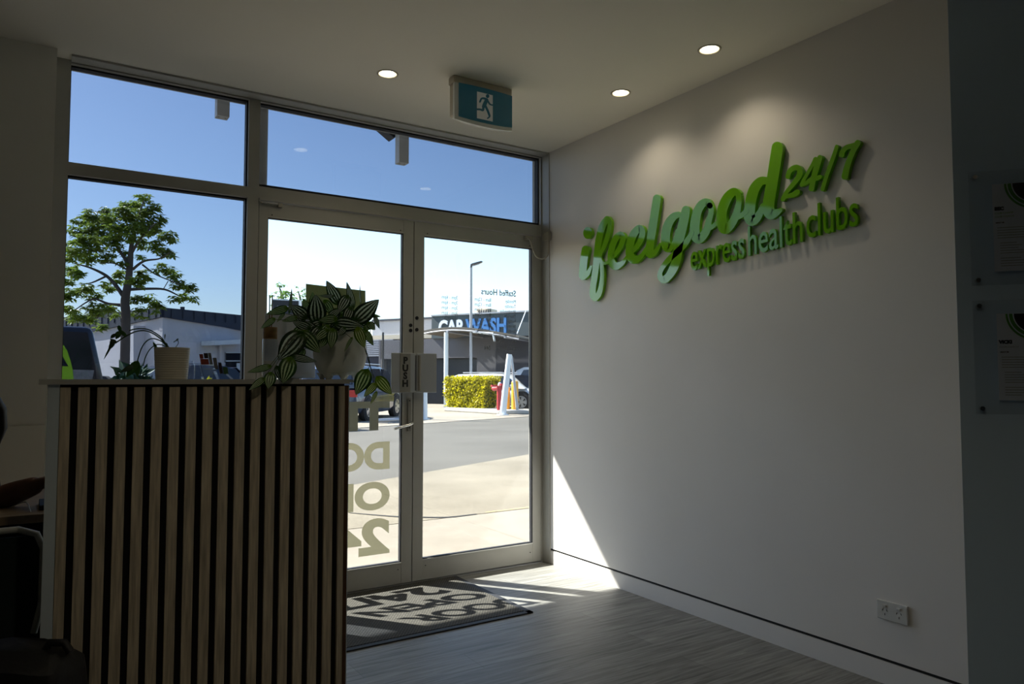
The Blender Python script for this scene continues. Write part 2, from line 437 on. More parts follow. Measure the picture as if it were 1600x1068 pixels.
# ------------------------------------------------------------------ the room
H = 2.735
CW = Vector((.616, -.788, 0)); CN = Vector((-.788, -.616, 0))     # angled side wall: direction, normal into the room
C0 = Vector((0, -2.58, 0)); C1 = C0 + CW*3.0
b = MB(); b.prism([(-7, .175, -.12), (-7, -9, -.12), (C1.x, -9, -.12), (C1.x, C1.y, -.12), (0.0, -2.58, -.12), (0.0, .175, -.12)], (0, 0, .12)); struct('floor', b, 'vinyl_planks')
LAMPS = ((-1.428, -.60), (-.285, -1.665), (-.285, -1.05), (-2.44, -3.47)); LR = .044
def plate_with_holes(outer, holes, r, z, th):
    cu = bpy.data.curves.new('c', 'CURVE'); cu.dimensions = '2D'; cu.fill_mode = 'BOTH'; cu.extrude = th/2
    def sp(P):
        q = cu.splines.new('POLY'); q.points.add(len(P)-1); q.use_cyclic_u = True
        for p_, c_ in zip(q.points, P): p_.co = (c_[0], c_[1], 0, 1)
    sp(outer)
    for hx_, hy_ in holes: sp([(hx_+r*math.cos(2*math.pi*k/40), hy_+r*math.sin(2*math.pi*k/40)) for k in range(40)])
    o = bpy.data.objects.new('c', cu); col.objects.link(o)
    me = bpy.data.meshes.new_from_object(o.evaluated_get(bpy.context.evaluated_depsgraph_get()))
    b = MB(); b.add([(v.co.x, v.co.y, v.co.z+z+th/2) for v in me.vertices], [tuple(p.vertices) for p in me.polygons])
    bpy.data.objects.remove(o); bpy.data.curves.remove(cu); bpy.data.meshes.remove(me); return b
b = plate_with_holes([(-7.1, .175), (-7.1, -9.1), (C1.x+.1, -9.1), (C1.x+.1, C1.y), (.12, -2.58), (.12, .175)], LAMPS, LR, H, .15); struct('ceiling', b, 'ceiling_paint')
b = MB()
b.box(0, .12, -2.58, .175, .101, H)
b.box(.012, .12, -2.58, .175, .0, .1015)
struct('wall_right', b, 'wall_paint')
b = MB(); b.box(0.0, .012, -2.58, -.010, 0, .087); struct('baseboard_right', b, 'wall_paint')
b = MB(); b.box(.009, .0125, -2.58, -.002, .087, .101); struct('trim_1', b, 'black')
b = MB(); b.prism([C0+Vector((.0,0,0)), C1, C1-CN*.12, C0-CN*.12+Vector((.0,0,0))], (0, 0, H)); struct('wall_side', b, 'side_paint')
b = MB(); b.box(C1.x, C1.x+.12, -9, C1.y, 0, H); struct('wall_passage', b, 'back_paint')
b = MB(); b.box(-7, C1.x+.12, -9.12, -9, 0, H); struct('wall_back', b, 'back_paint')
b = MB(); b.box(-7.12, -7, -9, .1, 0, H); struct('wall_left', b, 'back_paint')
PY, PX = -.03, -2.822
b = MB(); b.box(-7, PX, PY, .175, 0, 1.000); b.box(-7, PX, PY+.006, .175, 1.0, 1.008); b.box(-7, PX, PY, .175, 1.008, H); struct('wall_front', b, 'front_paint')

# ---- glazed front (its inner face stands at y = FY)
FY = .075; FD = .175; JX = -.014  # coordinates below come from an earlier layout scaled about the camera to this depth
b = MB()
b.box(-2.830, -2.763, FY, FD, 0, H)             # left jamb
b.box(-1.938, -1.879, FY, FD, 0, H)             # mullion
b.box(JX, 0, FY, FD, 0, H)                      # right jamb
b.box(-.006, 0, -.008, FY, 0, H)                # jamb return along the wall
b.box(-2.763, -1.938, FY, FD, 2.718, H); b.box(-1.879, JX, FY, FD, 2.718, H)    # head
b.box(-2.763, -1.938, FY, FD, 2.182, 2.241)     # left transom
b.box(-1.879, JX, FY, FD, 2.176, 2.252)         # door head
b.box(-2.763, -1.938, FY, FD, 0, .08)           # sill
b.box(-2.763, -.006, -.002, FY, H-.010, H)      # shadow trim at the ceiling
b.box(-1.879, JX, FY-.012, FY, 2.176, 2.186)
struct('trim_2', b, 'frame_metal')
def pane(n, x0, x1, z0, z1, y, m, top=.008, bot=.006, side=.007):
    g = MB(); g.box(x0, x1, y, y+.006, z0, z1); w_ = struct('window_%d' % n, g, m)
    k = MB()
    if top: k.box(x0, x1, y-.02, y+.02, z1-top, z1)
    if bot: k.box(x0, x1, y-.02, y+.02, z0, z0+bot)
    k.box(x1-side, x1, y-.02, y+.02, z0, z1); k.box(x0, x0+side*.4, y-.02, y+.02, z0, z1)
    build('glazing_gasket', k, 'gasket', w_)
pane(1, -2.763, -1.938, .08, 2.182, FY+.045, 'glass_tinted')
pane(2, -2.763, -1.938, 2.241, 2.718, FY+.045, 'glass_tinted')
pane(3, -1.879, JX, 2.252, 2.718, FY+.045, 'glass_tinted', bot=.018)
b = MB(); b.box(-1.879, JX, FY-.02, FD+.04, -.01, .003); b.box(-1.879, JX, FY+.02, FY+.035, .003, .008); struct('trim_3', b, 'galvanised')

# doors (each leaf: stiles and rails as one frame, glass, gasket, fittings)
def door(n, x0, x1, ls, rs):
    z0, z1, zb, zt = .007, 2.170, .131, 2.087
    f = MB(); f.box(x0, ls, FY, FY+.044, z0, z1); f.box(rs, x1, FY, FY+.044, z0, z1)
    f.box(ls, rs, FY+.0012, FY+.044, z0, zb); f.box(ls, rs, FY+.0012, FY+.044, zt, z1)
    d = struct('door_%d' % n, f, 'frame_metal', bevel=.0012)
    g = MB(); g.box(ls, rs, FY+.020, FY+.026, zb, zt); build('glass', g, 'glass_clear', d)
    k = MB(); k.box(rs-.006, rs, FY+.006, FY+.03, zb, zt); k.box(ls, ls+.003, FY+.006, FY+.03, zb, zt); k.box(ls, rs, FY+.006, FY+.03, zt-.004, zt); k.box(ls, rs, FY+.006, FY+.03, zb, zb+.005)
    build('glazing_gasket', k, 'gasket', d)
    k = MB(); k.box(ls, rs, FY-.0015, FY+.006, zb-.006, zb); k.box(ls, rs, FY-.0015, FY+.006, zt, zt+.006); build('glazing_bead', k, 'bead_metal', d)
    for (sx, sz) in ((ls+.02 if n == 2 else rs-.02, zt+.016), (ls+.02 if n == 2 else rs-.02, zb-.04), (ls+.02 if n == 1 else rs-.02, zt+.016), (ls+.02 if n == 1 else rs-.02, zb-.06)):
        s = MB(); s.tube([(sx, FY-.002, sz), (sx, FY+.01, sz)], .0032, 8); build('screw', s, 'gasket', d)
    return d
door_a = door(1, -1.877, -.960, -1.828, -1.027)
door_b = door(2, -.955, -.0155, -.888, -.085)
b = MB(); b.box(-.960, -.955, FY+.010, FY+.03, .007, 2.170); build('astragal', b, 'gasket', door_a)
b = MB(); b.box(JX-.002, JX, FY+.002, FY+.03, .007, 2.170); build('edge_seal', b, 'gasket', door_b)
for dr, xx, zs in ((door_a, -.977, (1.533, 1.502)), (door_b, -.936, (1.579, 1.508))):
    for z in zs:
        b = MB(); b.tube([(xx, FY-.003, z), (xx, FY+.004, z)], .011, 16); build('lock_cylinder', b, 'gasket', dr, smooth=True)
# push plates
def push(dr, x0, x1, words):
    b = MB(); b.box(x0, x1, FY-.040, FY-.034, 1.128, 1.364)
    e0, e1 = (x1-.05, x1) if words else (x0, x0+.05)
    b.box(e0, e1, FY-.034, FY, 1.14, 1.352)
    return build('push_plate', b, 'push_silver', dr, bevel=.003)
pa = push(door_a, -1.118, -.963, True); pb = push(door_b, -.953, -.819, False)
b = MB(); b.box(-1.062, -.995, FY-.0425, FY-.040, 1.131, 1.361); build('inset_strip', b, 'frame_metal_dark', pa)
for i, ch in enumerate('PUSH'):
    vs, fs = text_geo(ch, .054, 'CENTER', .0026); b = MB()
    extrude_geo(b, vs, fs, lambda x, y: (-1.029+x, FY-.0437, 1.302-i*.0455+y), (0, .0012, 0)); build('lettering', b, 'decal_black', pa)
b = MB(); b.tube([(-.936, FY-.036, 1.14), (-.936, FY-.036, 1.352)], .012, 14); build('pull_rail', b, 'frame_metal_dark', pb, smooth=True)
# lever lock on the left leaf
b = MB(); b.box(-.995, -.973, FY-.010, FY, .899, 1.093); pl = build('lock_plate', b, 'frame_metal_dark', door_a, bevel=.003)
for z in (.920, 1.080):
    s = MB(); s.tube([(-.984, FY-.012, z), (-.984, FY-.009, z)], .004, 8); build('screw', s, 'gasket', pl)
b = MB(); b.tube([(-.984, FY, .950), (-.984, FY-.042, .950), (-.987, FY-.055, .948), (-1.016, FY-.060, .939), (-1.105, FY-.062, .920)], [.011, .010, .0095, .009, .008], 12)
build('lever_handle', b, 'chrome', door_a, smooth=True)
# lettering on the outside of the left leaf, seen mirrored from indoors
def decal_text(dr, s, xr, zb, h, x_scale=1.0, m='frosted_decal', off=.02, name='lettering', maxw=None, fixed=False):
    vs, fs = text_geo(s, 1.0, 'LEFT', off, 8 if maxw and h > .1 else 3)
    x0 = min(v[0] for v in vs); x1 = max(v[0] for v in vs); y0 = min(v[1] for v in vs); y1 = max(v[1] for v in vs)
    k = h/(y1-y0) if not fixed else h/.70; kx = k*x_scale
    if fixed: y0 = 0
    if maxw: kx = maxw/(x1-x0)
    b = MB(); extrude_geo(b, vs, fs, lambda x, y: (xr-(x-x0)*kx, FY+.0265, zb+(y-y0)*k), (0, .0006, 0))
    return build(name, b, m, dr)
for s, ya, yb, wd in (('THIS', 626, 672, .62), ('DOOR', 689, 733, .68), ('OPEN', 751, 795, .68), ('24/7', 808, 866, .68)):
    xr = on(609, ya, 1, FY+.0265).x; zt_ = on(600, ya, 1, FY+.0265).z; zb_ = on(600, yb, 1, FY+.0265).z
    decal_text(door_a, s, xr, zb_, zt_-zb_, maxw=wd, off=.045)
    # thin drop line around the letters, offset down and to the side
b = MB(); p = [on(x, y, 1, FY+.027) for x, y in ((478, 443), (571, 454), (572, 563), (478, 560))]
b.prism(p, (0, .0006, 0)); build('green_decal', b, 'green_decal', door_a)
# opening hours on the right leaf
G = FY+.0265
def hx(x): return on(x, 480, 1, G).x
def hz(x, y): return on(x, y, 1, G).z
decal_text(door_b, 'Staffed Hours', hx(806), hz(780, 461.5), .040, maxw=hx(806)-hx(752), m='hours_decal', off=.012)
rows = [('Monday', '8am - 12pm', '3pm - 6pm'), ('Tuesday', '8am - 12pm', '3pm - 6pm'), ('Wednesday', '8am - 12pm', '3pm - 6pm'), ('Thursday', '8am - 12pm', '3pm - 6pm'),
        ('Friday', '8am - 12pm', 'Unstaffed'), ('Saturday', '8am - 11am', ''), ('Sunday', 'Unstaffed', ''), ('Public Holidays', 'Unstaffed', ''), ('Christmas Break', '', ''), ('Club Mobile     044', '', '')]
za = hz(800, 473.5); zc = hz(800, 535); zd = hz(800, 547.5)
for i, r in enumerate(rows):
    z = za+(zc-za)*i/8 if i < 9 else zd
    for s, xx, zo in zip(r, (806, 767.5, 715), (0, .004, .008)):
        if s: decal_text(door_b, s, hx(xx), z, .0235 if i < 9 else .028, x_scale=.78, m='hours_decal', off=0, fixed=True)

# magnetic contact boxes and flex cable at the door head
t = thing('door_contact', 'small cream contact box and looped flex cable at the right end of the door head', 'door sensor', (-.09, FY-.01, 2.15))
b = MB(); b.box(-.158, -.099, FY-.030, FY, 2.136, 2.165); build('contact_box', b, 'cable', t, bevel=.003)
b = MB(); q0 = on(852.5, 357, 0, -.006); q1 = on(861, 367, 0, -.006); b.box(-.030, -.0055, q1.y, q0.y, 2.135, 2.190); build('junction_box', b, 'cable', t, bevel=.003)
b = MB(); P = [on(x, y, 1, yy) for x, y, yy in ((824, 371, FY-.03), (829, 376, FY-.035), (834, 392, FY-.04), (838, 400, FY-.045), (845, 404, FY-.06), (853, 402, FY-.09), (857, 392, FY-.10), (858, 366, FY-.10))]
b.tube([Vector(q) for q in catmull([tuple(q) for q in P], 5)], .0055, 10); build('flex_cable', b, 'cable', t, smooth=True)
t = thing('door_switch', 'short silver plunger and contact plate at the left end of the door head', 'door sensor', (-1.82, FY-.01, 2.158))
b = MB(); b.tube([(-1.875, FY-.012, 2.164), (-1.780, FY-.012, 2.160)], .005, 8); build('plunger', b, 'chrome', t, smooth=True)
b = MB(); b.box(-1.780, -1.755, FY-.018, FY, 2.148, 2.170); build('contact_block', b, 'cable', t, bevel=.002)

# ---- door mat
mx0, mx1, my0, my1 = -1.86, -.668, -.777, .070
t = thing('door_mat', 'taupe ribbed entrance mat with black rubber border in front of the glass doors', 'door mat', ((mx0+mx1)/2, (my0+my1)/2, 0))
b = MB(); b.box(mx0+.035, mx1-.035, my0+.035, my1-.03, 0.001, .009); build('ribbed_pile', b, 'mat_ribs', t)
b = MB()
for (xa, xb, ya, yb) in ((mx0, mx1, my0, my0+.035), (mx0, mx1, my1-.03, my1-.016), (mx0, mx0+.035, my0, my1-.016), (mx1-.035, mx1, my0, my1-.016)): b.box(xa, xb, ya, yb, .0005, .007)
build('rubber_border', b, 'rubber_edge', t, bevel=.002)

# ---- downlights
for i, (x, y, lb) in enumerate(((-1.428, -.60, 'round recessed downlight nearest the exit sign, left of it'), (-.285, -1.665, 'round recessed downlight nearest the camera above the green lettering'),
                   (-.285, -1.05, 'round recessed downlight right of the exit sign, second along the wall'), (-2.44, -3.47, 'round recessed downlight over the near end of the counter, mirrored in the left pane'))):
    t = thing('downlight', lb, 'ceiling light', (x, y, H), 'recessed downlights in the ceiling')
    b = MB(); b.lathe((x, y, H), [(.054, 0), (.053, -.003), (.046, -.004), (LR-.001, -.001), (LR-.001, .0)], 36, close=False); build('trim_ring', b, 'lamp_trim', t, smooth=True)
    b = MB(); b.lathe((x, y, H), [(LR-.001, -.001), (LR-.003, .016), (LR-.004, .022)], 36, close=False); build('reflector', b, 'lamp_reflector', t, smooth=True)
    b = MB(); b.lathe((x, y, H), [(LR-.003, .022), (LR-.003, .030)], 32); build('diffuser', b, 'lamp_glow', t)
    ld = bpy.data.lights.new('downlight_lamp', 'SPOT'); ld.energy = 5.5 if i < 3 else 16; ld.spot_size = math.radians(125 if i < 3 else 150); ld.spot_blend = .8; ld.color = (1, .86, .62); ld.shadow_soft_size = .035
    lo = bpy.data.objects.new('downlight_lamp', ld); col.objects.link(lo); lo.parent = t; lo.location = (0, 0, -.006)

# ---- exit sign
ey = -.70; c = on(710, 116, 2, H); ey = c.y; ex0, ex1 = c.x-.003, on(800, 140, 1, ey).x
ztop = on(710, 128, 1, ey).z; zbot = on(707, 179, 1, ey).z
t = thing('exit_sign', 'teal exit sign box with white running figure hanging under the ceiling', 'exit sign', ((ex0+ex1)/2, ey+.04, H))
b = MB(); b.box(ex0, ex1, ey, ey+.058, ztop, H-.001); b.box(ex0+.004, ex1-.004, ey+.012, ey+.052, zbot+.004, ztop); build('housing', b, 'exit_body', t, bevel=.004)
b = MB(); N = 14
def bow(u): return 0.012*(1-(2*u-1)**2)
for (za_, zb_, sag) in ((ztop, zbot, .012),):
    vs = []; 
    for i in range(N+1):
        u = i/N; x = ex0+.002+(ex1-ex0-.004)*u
        vs += [(x, ey-.002-bow(u), ztop), (x, ey-.002-bow(u), zbot-.018-.014*(1-(2*u-1)**2)), (x, ey+.012, ztop), (x, ey+.012, zbot-.018-.014*(1-(2*u-1)**2))]
    fs = []
    for i in range(N):
        a = 4*i; c_ = 4*i+4
        fs += [(a, c_, c_+1, a+1), (a+2, a+3, c_+3, c_+2), (a, a+2, c_+2, c_), (a+1, c_+1, c_+3, a+3)]
    fs += [(0, 1, 3, 2), (4*N, 4*N+2, 4*N+3, 4*N+1)]
    b.add(vs, fs)
build('diffuser_lens', b, 'exit_lens', t, smooth=True)
def onsign(u, v): # u 0..1 across, v 0..1 down
    return (ex0+(ex1-ex0)*u, ey-.0035-bow(u), ztop+(zbot-ztop)*v)
b = MB(); vs = []; fs = []
for i in range(N+1):
    u = .07+.925*i/N; q0 = onsign(u, .0); q1 = onsign(u, 1+.08*(1-(2*u-1)**2)); vs += [q0, q1]
for i in range(N): fs.append((2*i, 2*i+2, 2*i+3, 2*i+1))
b.add(vs, fs); build('teal_panel', b, 'exit_teal', t)
u0, u1 = .36, .63
b = MB(); k = 4
vs = []; fs = []
for i in range(k+1):
    u = u0+(u1-u0)*i/k; p0 = Vector(onsign(u, .16)); p1 = Vector(onsign(u, .98)); p0.y -= .0012; p1.y -= .0012; vs += [p0, p1]
for i in range(k): fs.append((2*i, 2*i+2, 2*i+3, 2*i+1))
b.add(vs, fs); build('white_doorway', b, 'exit_white', t)
def sg(x, y):  # crop pixels of the sign front -> sign surface
    X = 690+x/9.708; Y = 100+y/9.708
    p_ = on(X, Y, 1, ey); u = (p_.x-ex0)/(ex1-ex0); return Vector((p_.x, ey-.0062-bow(min(1, max(0, u))), p_.z))
b = MB()
for P in ([(555, 590, 13), (580, 540, 14), (625, 540, 16), (660, 560, 20)], [(655, 560, 26), (625, 630, 30), (610, 660, 26)], [(670, 570, 14), (705, 625, 12), (752, 640, 10)],
          [(605, 660, 18), (600, 715, 18), (560, 705, 15), (490, 700, 13)], [(635, 650, 18), (670, 720, 17), (700, 800, 16)], [(700, 815, 12), (670, 840, 10)]):
    vs, fs = stroke(P, 4); b.add([sg(x, y) for x, y in vs], fs)
vs = [(670+27*math.cos(a*math.pi/8), 503+30*math.sin(a*math.pi/8)) for a in range(16)]; b.add([sg(x, y) for x, y in vs], [tuple(range(16))])
build('running_figure', b, 'exit_teal', t)

# ---- green lettering on the right wall
t = thing('wall_lettering', 'glossy lime green raised club lettering mounted across the right wall', 'sign', on(1120, 400, 0, 0))
def wall_letter(strokes, o, sc, eps=0, depth=.020, extra=None):
    b = MB()
    for j, P in enumerate(strokes):
        vs, fs = stroke(P, 6)
        xf = -.003-depth-eps-.00012*j
        extrude_geo(b, vs, fs, lambda x, y: on(o[0]+x/sc, o[1]+y/sc, 0, xf), (depth, 0, 0))
    if extra:
        vs = [(extra[0]+extra[2]*math.cos(a*math.pi/12), extra[1]+extra[3]*math.sin(a*math.pi/12)) for a in range(24)]
        extrude_geo(b, vs, [tuple(range(24))], lambda x, y: on(o[0]+x/sc, o[1]+y/sc, 0, -.003-depth), (depth, 0, 0))
    return build('letter', b, 'sign_green', t)
A = ((895, 290), 5.62); B = ((1020, 280), 6.283); Cc = ((1110, 210), 6.677); Dd = ((1210, 210), 9.707)
wall_letter([[(112, 560, 34), (98, 640, 33), (90, 720, 33), (86, 790, 33)], [(88, 795, 32), (125, 775, 22), (146, 740, 15), (160, 708, 10)]], *A, extra=(130, 415, 39, 52))
wall_letter([[(300, 292, 26), (262, 350, 30), (232, 450, 29), (216, 560, 28), (206, 680, 28), (190, 800, 27), (176, 900, 26), (178, 965, 28), (195, 985, 28)],
             [(300, 290, 24), (322, 318, 18), (318, 380, 18), (300, 460, 20), (270, 545, 18), (245, 600, 13), (240, 640, 12), (262, 678, 13), (300, 676, 12), (330, 640, 12)],
             [(195, 985, 28), (228, 950, 24), (250, 870, 20), (258, 780, 18), (254, 700, 16), (246, 660, 12)]], *A, eps=.0006)
wall_letter([[(362, 618, 16), (392, 575, 20), (425, 520, 22), (440, 460, 24), (418, 430, 27), (375, 465, 28), (344, 540, 28), (333, 620, 29), (345, 680, 32), (375, 705, 34), (425, 685, 22), (452, 655, 15), (480, 610, 10)]], *A)
wall_letter([[(528, 575, 16), (565, 530, 22), (598, 470, 26), (610, 405, 26), (585, 372, 29), (540, 415, 33), (508, 490, 34), (498, 570, 35), (508, 625, 38), (540, 648, 38), (590, 628, 24), (625, 585, 17), (650, 540, 12)]], *A, eps=.0006)
wall_letter([[(738, 112, 35), (722, 220, 36), (700, 360, 36), (682, 480, 35), (672, 580, 35), (678, 604, 34)], [(680, 606, 32), (715, 590, 24), (742, 555, 18), (768, 512, 12)]], *A)
wall_letter([[(255, 345, 28), (205, 365, 36), (155, 430, 42), (128, 520, 44), (124, 600, 44), (136, 655, 48), (155, 672, 44), (190, 650, 26), (215, 590, 16), (235, 500, 12)],
             [(325, 300, 40), (308, 380, 46), (288, 470, 47), (266, 570, 44), (250, 660, 43), (240, 740, 44), (222, 820, 44), (188, 900, 40), (150, 955, 36), (110, 985, 36), (75, 965, 28), (70, 920, 22), (95, 865, 22), (140, 805, 26), (200, 745, 28), (262, 690, 30), (310, 640, 30), (345, 590, 26), (385, 520, 20)]], *B, eps=.0006)
wall_letter([[(560, 260, 28), (530, 222, 34), (480, 245, 40), (440, 310, 42), (418, 400, 46), (410, 490, 47), (420, 560, 48), (452, 588, 42), (500, 545, 40), (535, 480, 36), (548, 410, 30), (568, 340, 26), (572, 290, 26), (556, 255, 28)], [(545, 480, 26), (585, 465, 20), (625, 430, 20)]], *B)
wall_letter([[(285, 615, 32), (245, 595, 40), (190, 640, 48), (145, 720, 52), (118, 810, 52), (114, 900, 54), (135, 975, 54), (170, 985, 46), (220, 930, 42), (262, 850, 40), (282, 780, 34), (296, 700, 28), (292, 640, 28)], [(262, 870, 28), (320, 845, 26), (375, 800, 26)]], *Cc, eps=.0006)
wall_letter([[(580, 480, 38), (520, 490, 46), (462, 560, 54), (430, 650, 56), (412, 750, 56), (405, 840, 60), (425, 895, 56), (470, 880, 48), (515, 820, 36), (545, 740, 24)],
             [(697, 132, 57), (684, 230, 60), (664, 360, 60), (642, 500, 60), (620, 630, 60), (606, 730, 60), (610, 800, 62), (635, 828, 58), (690, 812, 36), (732, 785, 22)]], *Cc)
wall_letter([[(203, 640, 36), (222, 570, 36), (275, 515, 38), (345, 500, 42), (385, 550, 42), (372, 630, 42), (310, 720, 36), (235, 810, 32), (165, 900, 30), (125, 985, 32)], [(125, 985, 32), (165, 945, 30), (240, 925, 34), (300, 905, 40), (345, 875, 42)]], *Dd)
wall_letter([[(625, 375, 36), (570, 470, 26), (500, 590, 26), (440, 700, 28), (410, 765, 30)], [(410, 765, 30), (480, 735, 28), (560, 680, 36), (640, 665, 34), (690, 640, 30)], [(690, 348, 38), (655, 440, 45), (620, 560, 44), (585, 700, 42), (560, 820, 42)]], *Dd)
wall_letter([[(945, 182, 28), (890, 350, 31), (835, 500, 31), (775, 670, 30), (728, 832, 30)]], *Dd)
wall_letter([[(1018, 310, 40), (1035, 255, 38), (1095, 195, 36), (1170, 175, 38), (1225, 160, 40)], [(1265, 125, 44), (1205, 225, 42), (1145, 360, 42), (1098, 500, 46), (1068, 638, 50)]], *Dd)
def wall_word(s, xl, yl, xr, yr, xh):   # baseline ends in the photo, x-height in metres
    a = on(xl, yl, 0, -.02); e = on(xr, yr, 0, -.02); full, _ = text_geo(s, 1.0, 'LEFT', .006)
    X0 = min(v[0] for v in full); X1 = max(v[0] for v in full); vx, _ = text_geo('x', 1.0); kx = (a.y-e.y)/(X1-X0); kz = xh/max(v[1] for v in vx)
    for i, ch in enumerate(s):
        vs, fs = text_geo(ch, 1.0, 'LEFT', .006)
        pre, _ = text_geo(s[:i+1], 1.0, 'LEFT', .006); adv = max(v[0] for v in pre)-max(v[0] for v in vs)
        b = MB(); extrude_geo(b, vs, fs, lambda x, y: (-.020, a.y-(x+adv-X0)*kx, a.z+(e.z-a.z)*((x+adv-X0)/(X1-X0))+y*kz), (.016, 0, 0)); build('letter', b, 'sign_green', t)
wall_word('express', 1079, 422.5, 1163, 402, .092)
wall_word('health', 1169, 399.5, 1254, 376.5, .092)
wall_word('clubs', 1260, 372, 1341, 351, .092)

# ---- double power point
a = on(1372, 934, 0, 0); e = on(1421, 977, 0, 0); z0 = on(1421, 977, 0, 0).z; z1 = on(1372, 934, 0, 0).z
t = thing('power_point', 'white double power point low on the right wall', 'power outlet', (0, (a.y+e.y)/2, (z0+z1)/2))
b = MB(); b.box(-.012, 0, e.y, a.y, z0, z1); build('plate', b, 'plastic_white', t, bevel=.003)
wid = a.y-e.y
for u in (.27, .73):
    yy = a.y-wid*u
    b = MB(); b.box(-.017, -.012, yy-.008, yy+.008, z0+.050, z0+.060); build('switch', b, 'plastic_white', t, bevel=.002)
    b = MB()
    for (dy, dz, rot) in ((-.0085, .010, -.5), (.0085, .010, .5), (0, -.006, 0)):
        c_, s_ = math.cos(rot), math.sin(rot); q = [(-.0012, -.0042), (.0012, -.0042), (.0012, .0042), (-.0012, .0042)]
        b.prism([(-.0126, yy+dy+c_*p_-s_*r_, z0+.028+dz+s_*p_+c_*r_) for p_, r_ in q], (.001, 0, 0))
    build('socket_slots', b, 'black', t)

# ---- staff notices on the angled wall
def onwall(x, y, off=0):
    d = ray(x, y); P0 = C0 + CN*off; tt = (P0-CAM).dot(CN)/d.dot(CN); return CAM+d*tt
def notice(name, pins, plt, prt_z, sheet, words, gcx, lab):
    base = onwall(*pins[0]); t = thing('sign_holder', lab, 'sign', (base.x, base.y, base.z), 'clear acrylic notice holders on the side wall')
    tl = onwall(*plt, .016); zt, zb = prt_z
    def W(u, z, off): return C0*0 + tl + CW*u + Vector((0, 0, z-tl.z)) + CN*(off-.016)
    b = MB(); b.prism([W(-.075, zt+.05, .020), W(.29, zt+.05, .020), W(.29, zb-.05, .020), W(-.075, zb-.05, .020)], -CN*.004); build('acrylic_panel', b, 'acrylic', t)
    b = MB(); b.prism([W(0, zt, .0135), W(.21, zt, .0135), W(.21, zb, .0135), W(0, zb, .0135)], -CN*.0008); sh = build('notice_sheet', b, 'paper', t)
    for (u, z) in ((-.055, zt+.03), (-.055, zb-.03), (.27, zt+.03), (.27, zb-.03)):
        c_ = W(u, z, 0); b = MB(); b.tube([c_, c_+CN*.026], .008, 14); build('standoff', b, 'chrome', t, smooth=True)
    hgt = zt-zb
    def txt(s, u, v, h, m, bold=0):
        vs, fs = text_geo(s, h*1.35, 'LEFT', bold); b = MB()
        extrude_geo(b, vs, fs, lambda x, y: W(u+x, zt-v*hgt+y, .0140), -CN*.0003); build('printed_text', b, m, sh)
    y = 0
    for s, u, v, h, m, bo in words: txt(s, u, v, h, m, bo)
    random.seed(len(lab)); b = MB()
    for k_ in range(16):
        v = .50+k_*.029
        if k_ in (5, 11): continue
        u0_ = .012 if k_ < 5 else .02; ln = random.uniform(.10, .18) if k_ < 5 else random.uniform(.04, .12)
        b.prism([W(u0_, zt-v*hgt, .0141), W(u0_+ln, zt-v*hgt, .0141), W(u0_+ln, zt-v*hgt-.0022, .0141), W(u0_, zt-v*hgt-.0022, .0141)], -CN*.0002)
    build('printed_lines', b, 'ink_grey', sh)
    b = MB()
    for r0, r1 in ((.085, .092), (.070, .081)):
        vs = []; fs = []
        for k_ in range(15):
            a_ = math.pi+ math.pi*.5*k_/14
            vs += [W(gcx+r0*math.cos(a_), zt-.001+r0*math.sin(a_)*1.05, .0142), W(gcx+r1*math.cos(a_), zt-.001+r1*math.sin(a_)*1.05, .0142)]
        for k_ in range(14): fs.append((2*k_, 2*k_+1, 2*k_+3, 2*k_+2))
        b.add(vs, fs)
    build('green_rings', b, 'ink_green', sh)
    b = MB(); b.prism([W(gcx-.062, zt-.001, .0142)]+[W(gcx+.066*math.cos(math.pi+math.pi*.5*k_/8), zt-.001+.07*math.sin(math.pi+math.pi*.5*k_/8), .0142) for k_ in range(9)]+[W(gcx, zt-.001, .0142)], -CN*.0002); build('portrait_photo', b, 'card_dark', sh)
z_of = lambda x, y: onwall(x, y, .0135).z
notice('sign_holder', ((1535, 283), (1540, 435)), (1550, 288), (z_of(1552, 288), z_of(1555, 424)),
       None, [('BEC', .006, .30, .012, 'ink', .0015), ('CLUB CHAMP', .006, .345, .007, 'ink_green', 0), ('CLUB COACH', .006, .385, .007, 'ink_green', 0), ('ABOUT ME', .008, .45, .004, 'ink', .0004)], .13,
       'upper clear acrylic holder with a white notice headed BEC on the dark side wall')
notice('sign_holder', ((1541, 479), (1547, 632)), (1557, 490), (z_of(1559, 490), z_of(1560, 625)),
       None, [('VICKI', .006, .345, .012, 'ink', .0015), ('CLUB COACH', .006, .395, .007, 'ink_grey', 0), ('ABOUT ME', .008, .45, .004, 'ink', .0004)], .12,
       'lower clear acrylic holder with a white notice headed VICKI on the dark side wall')

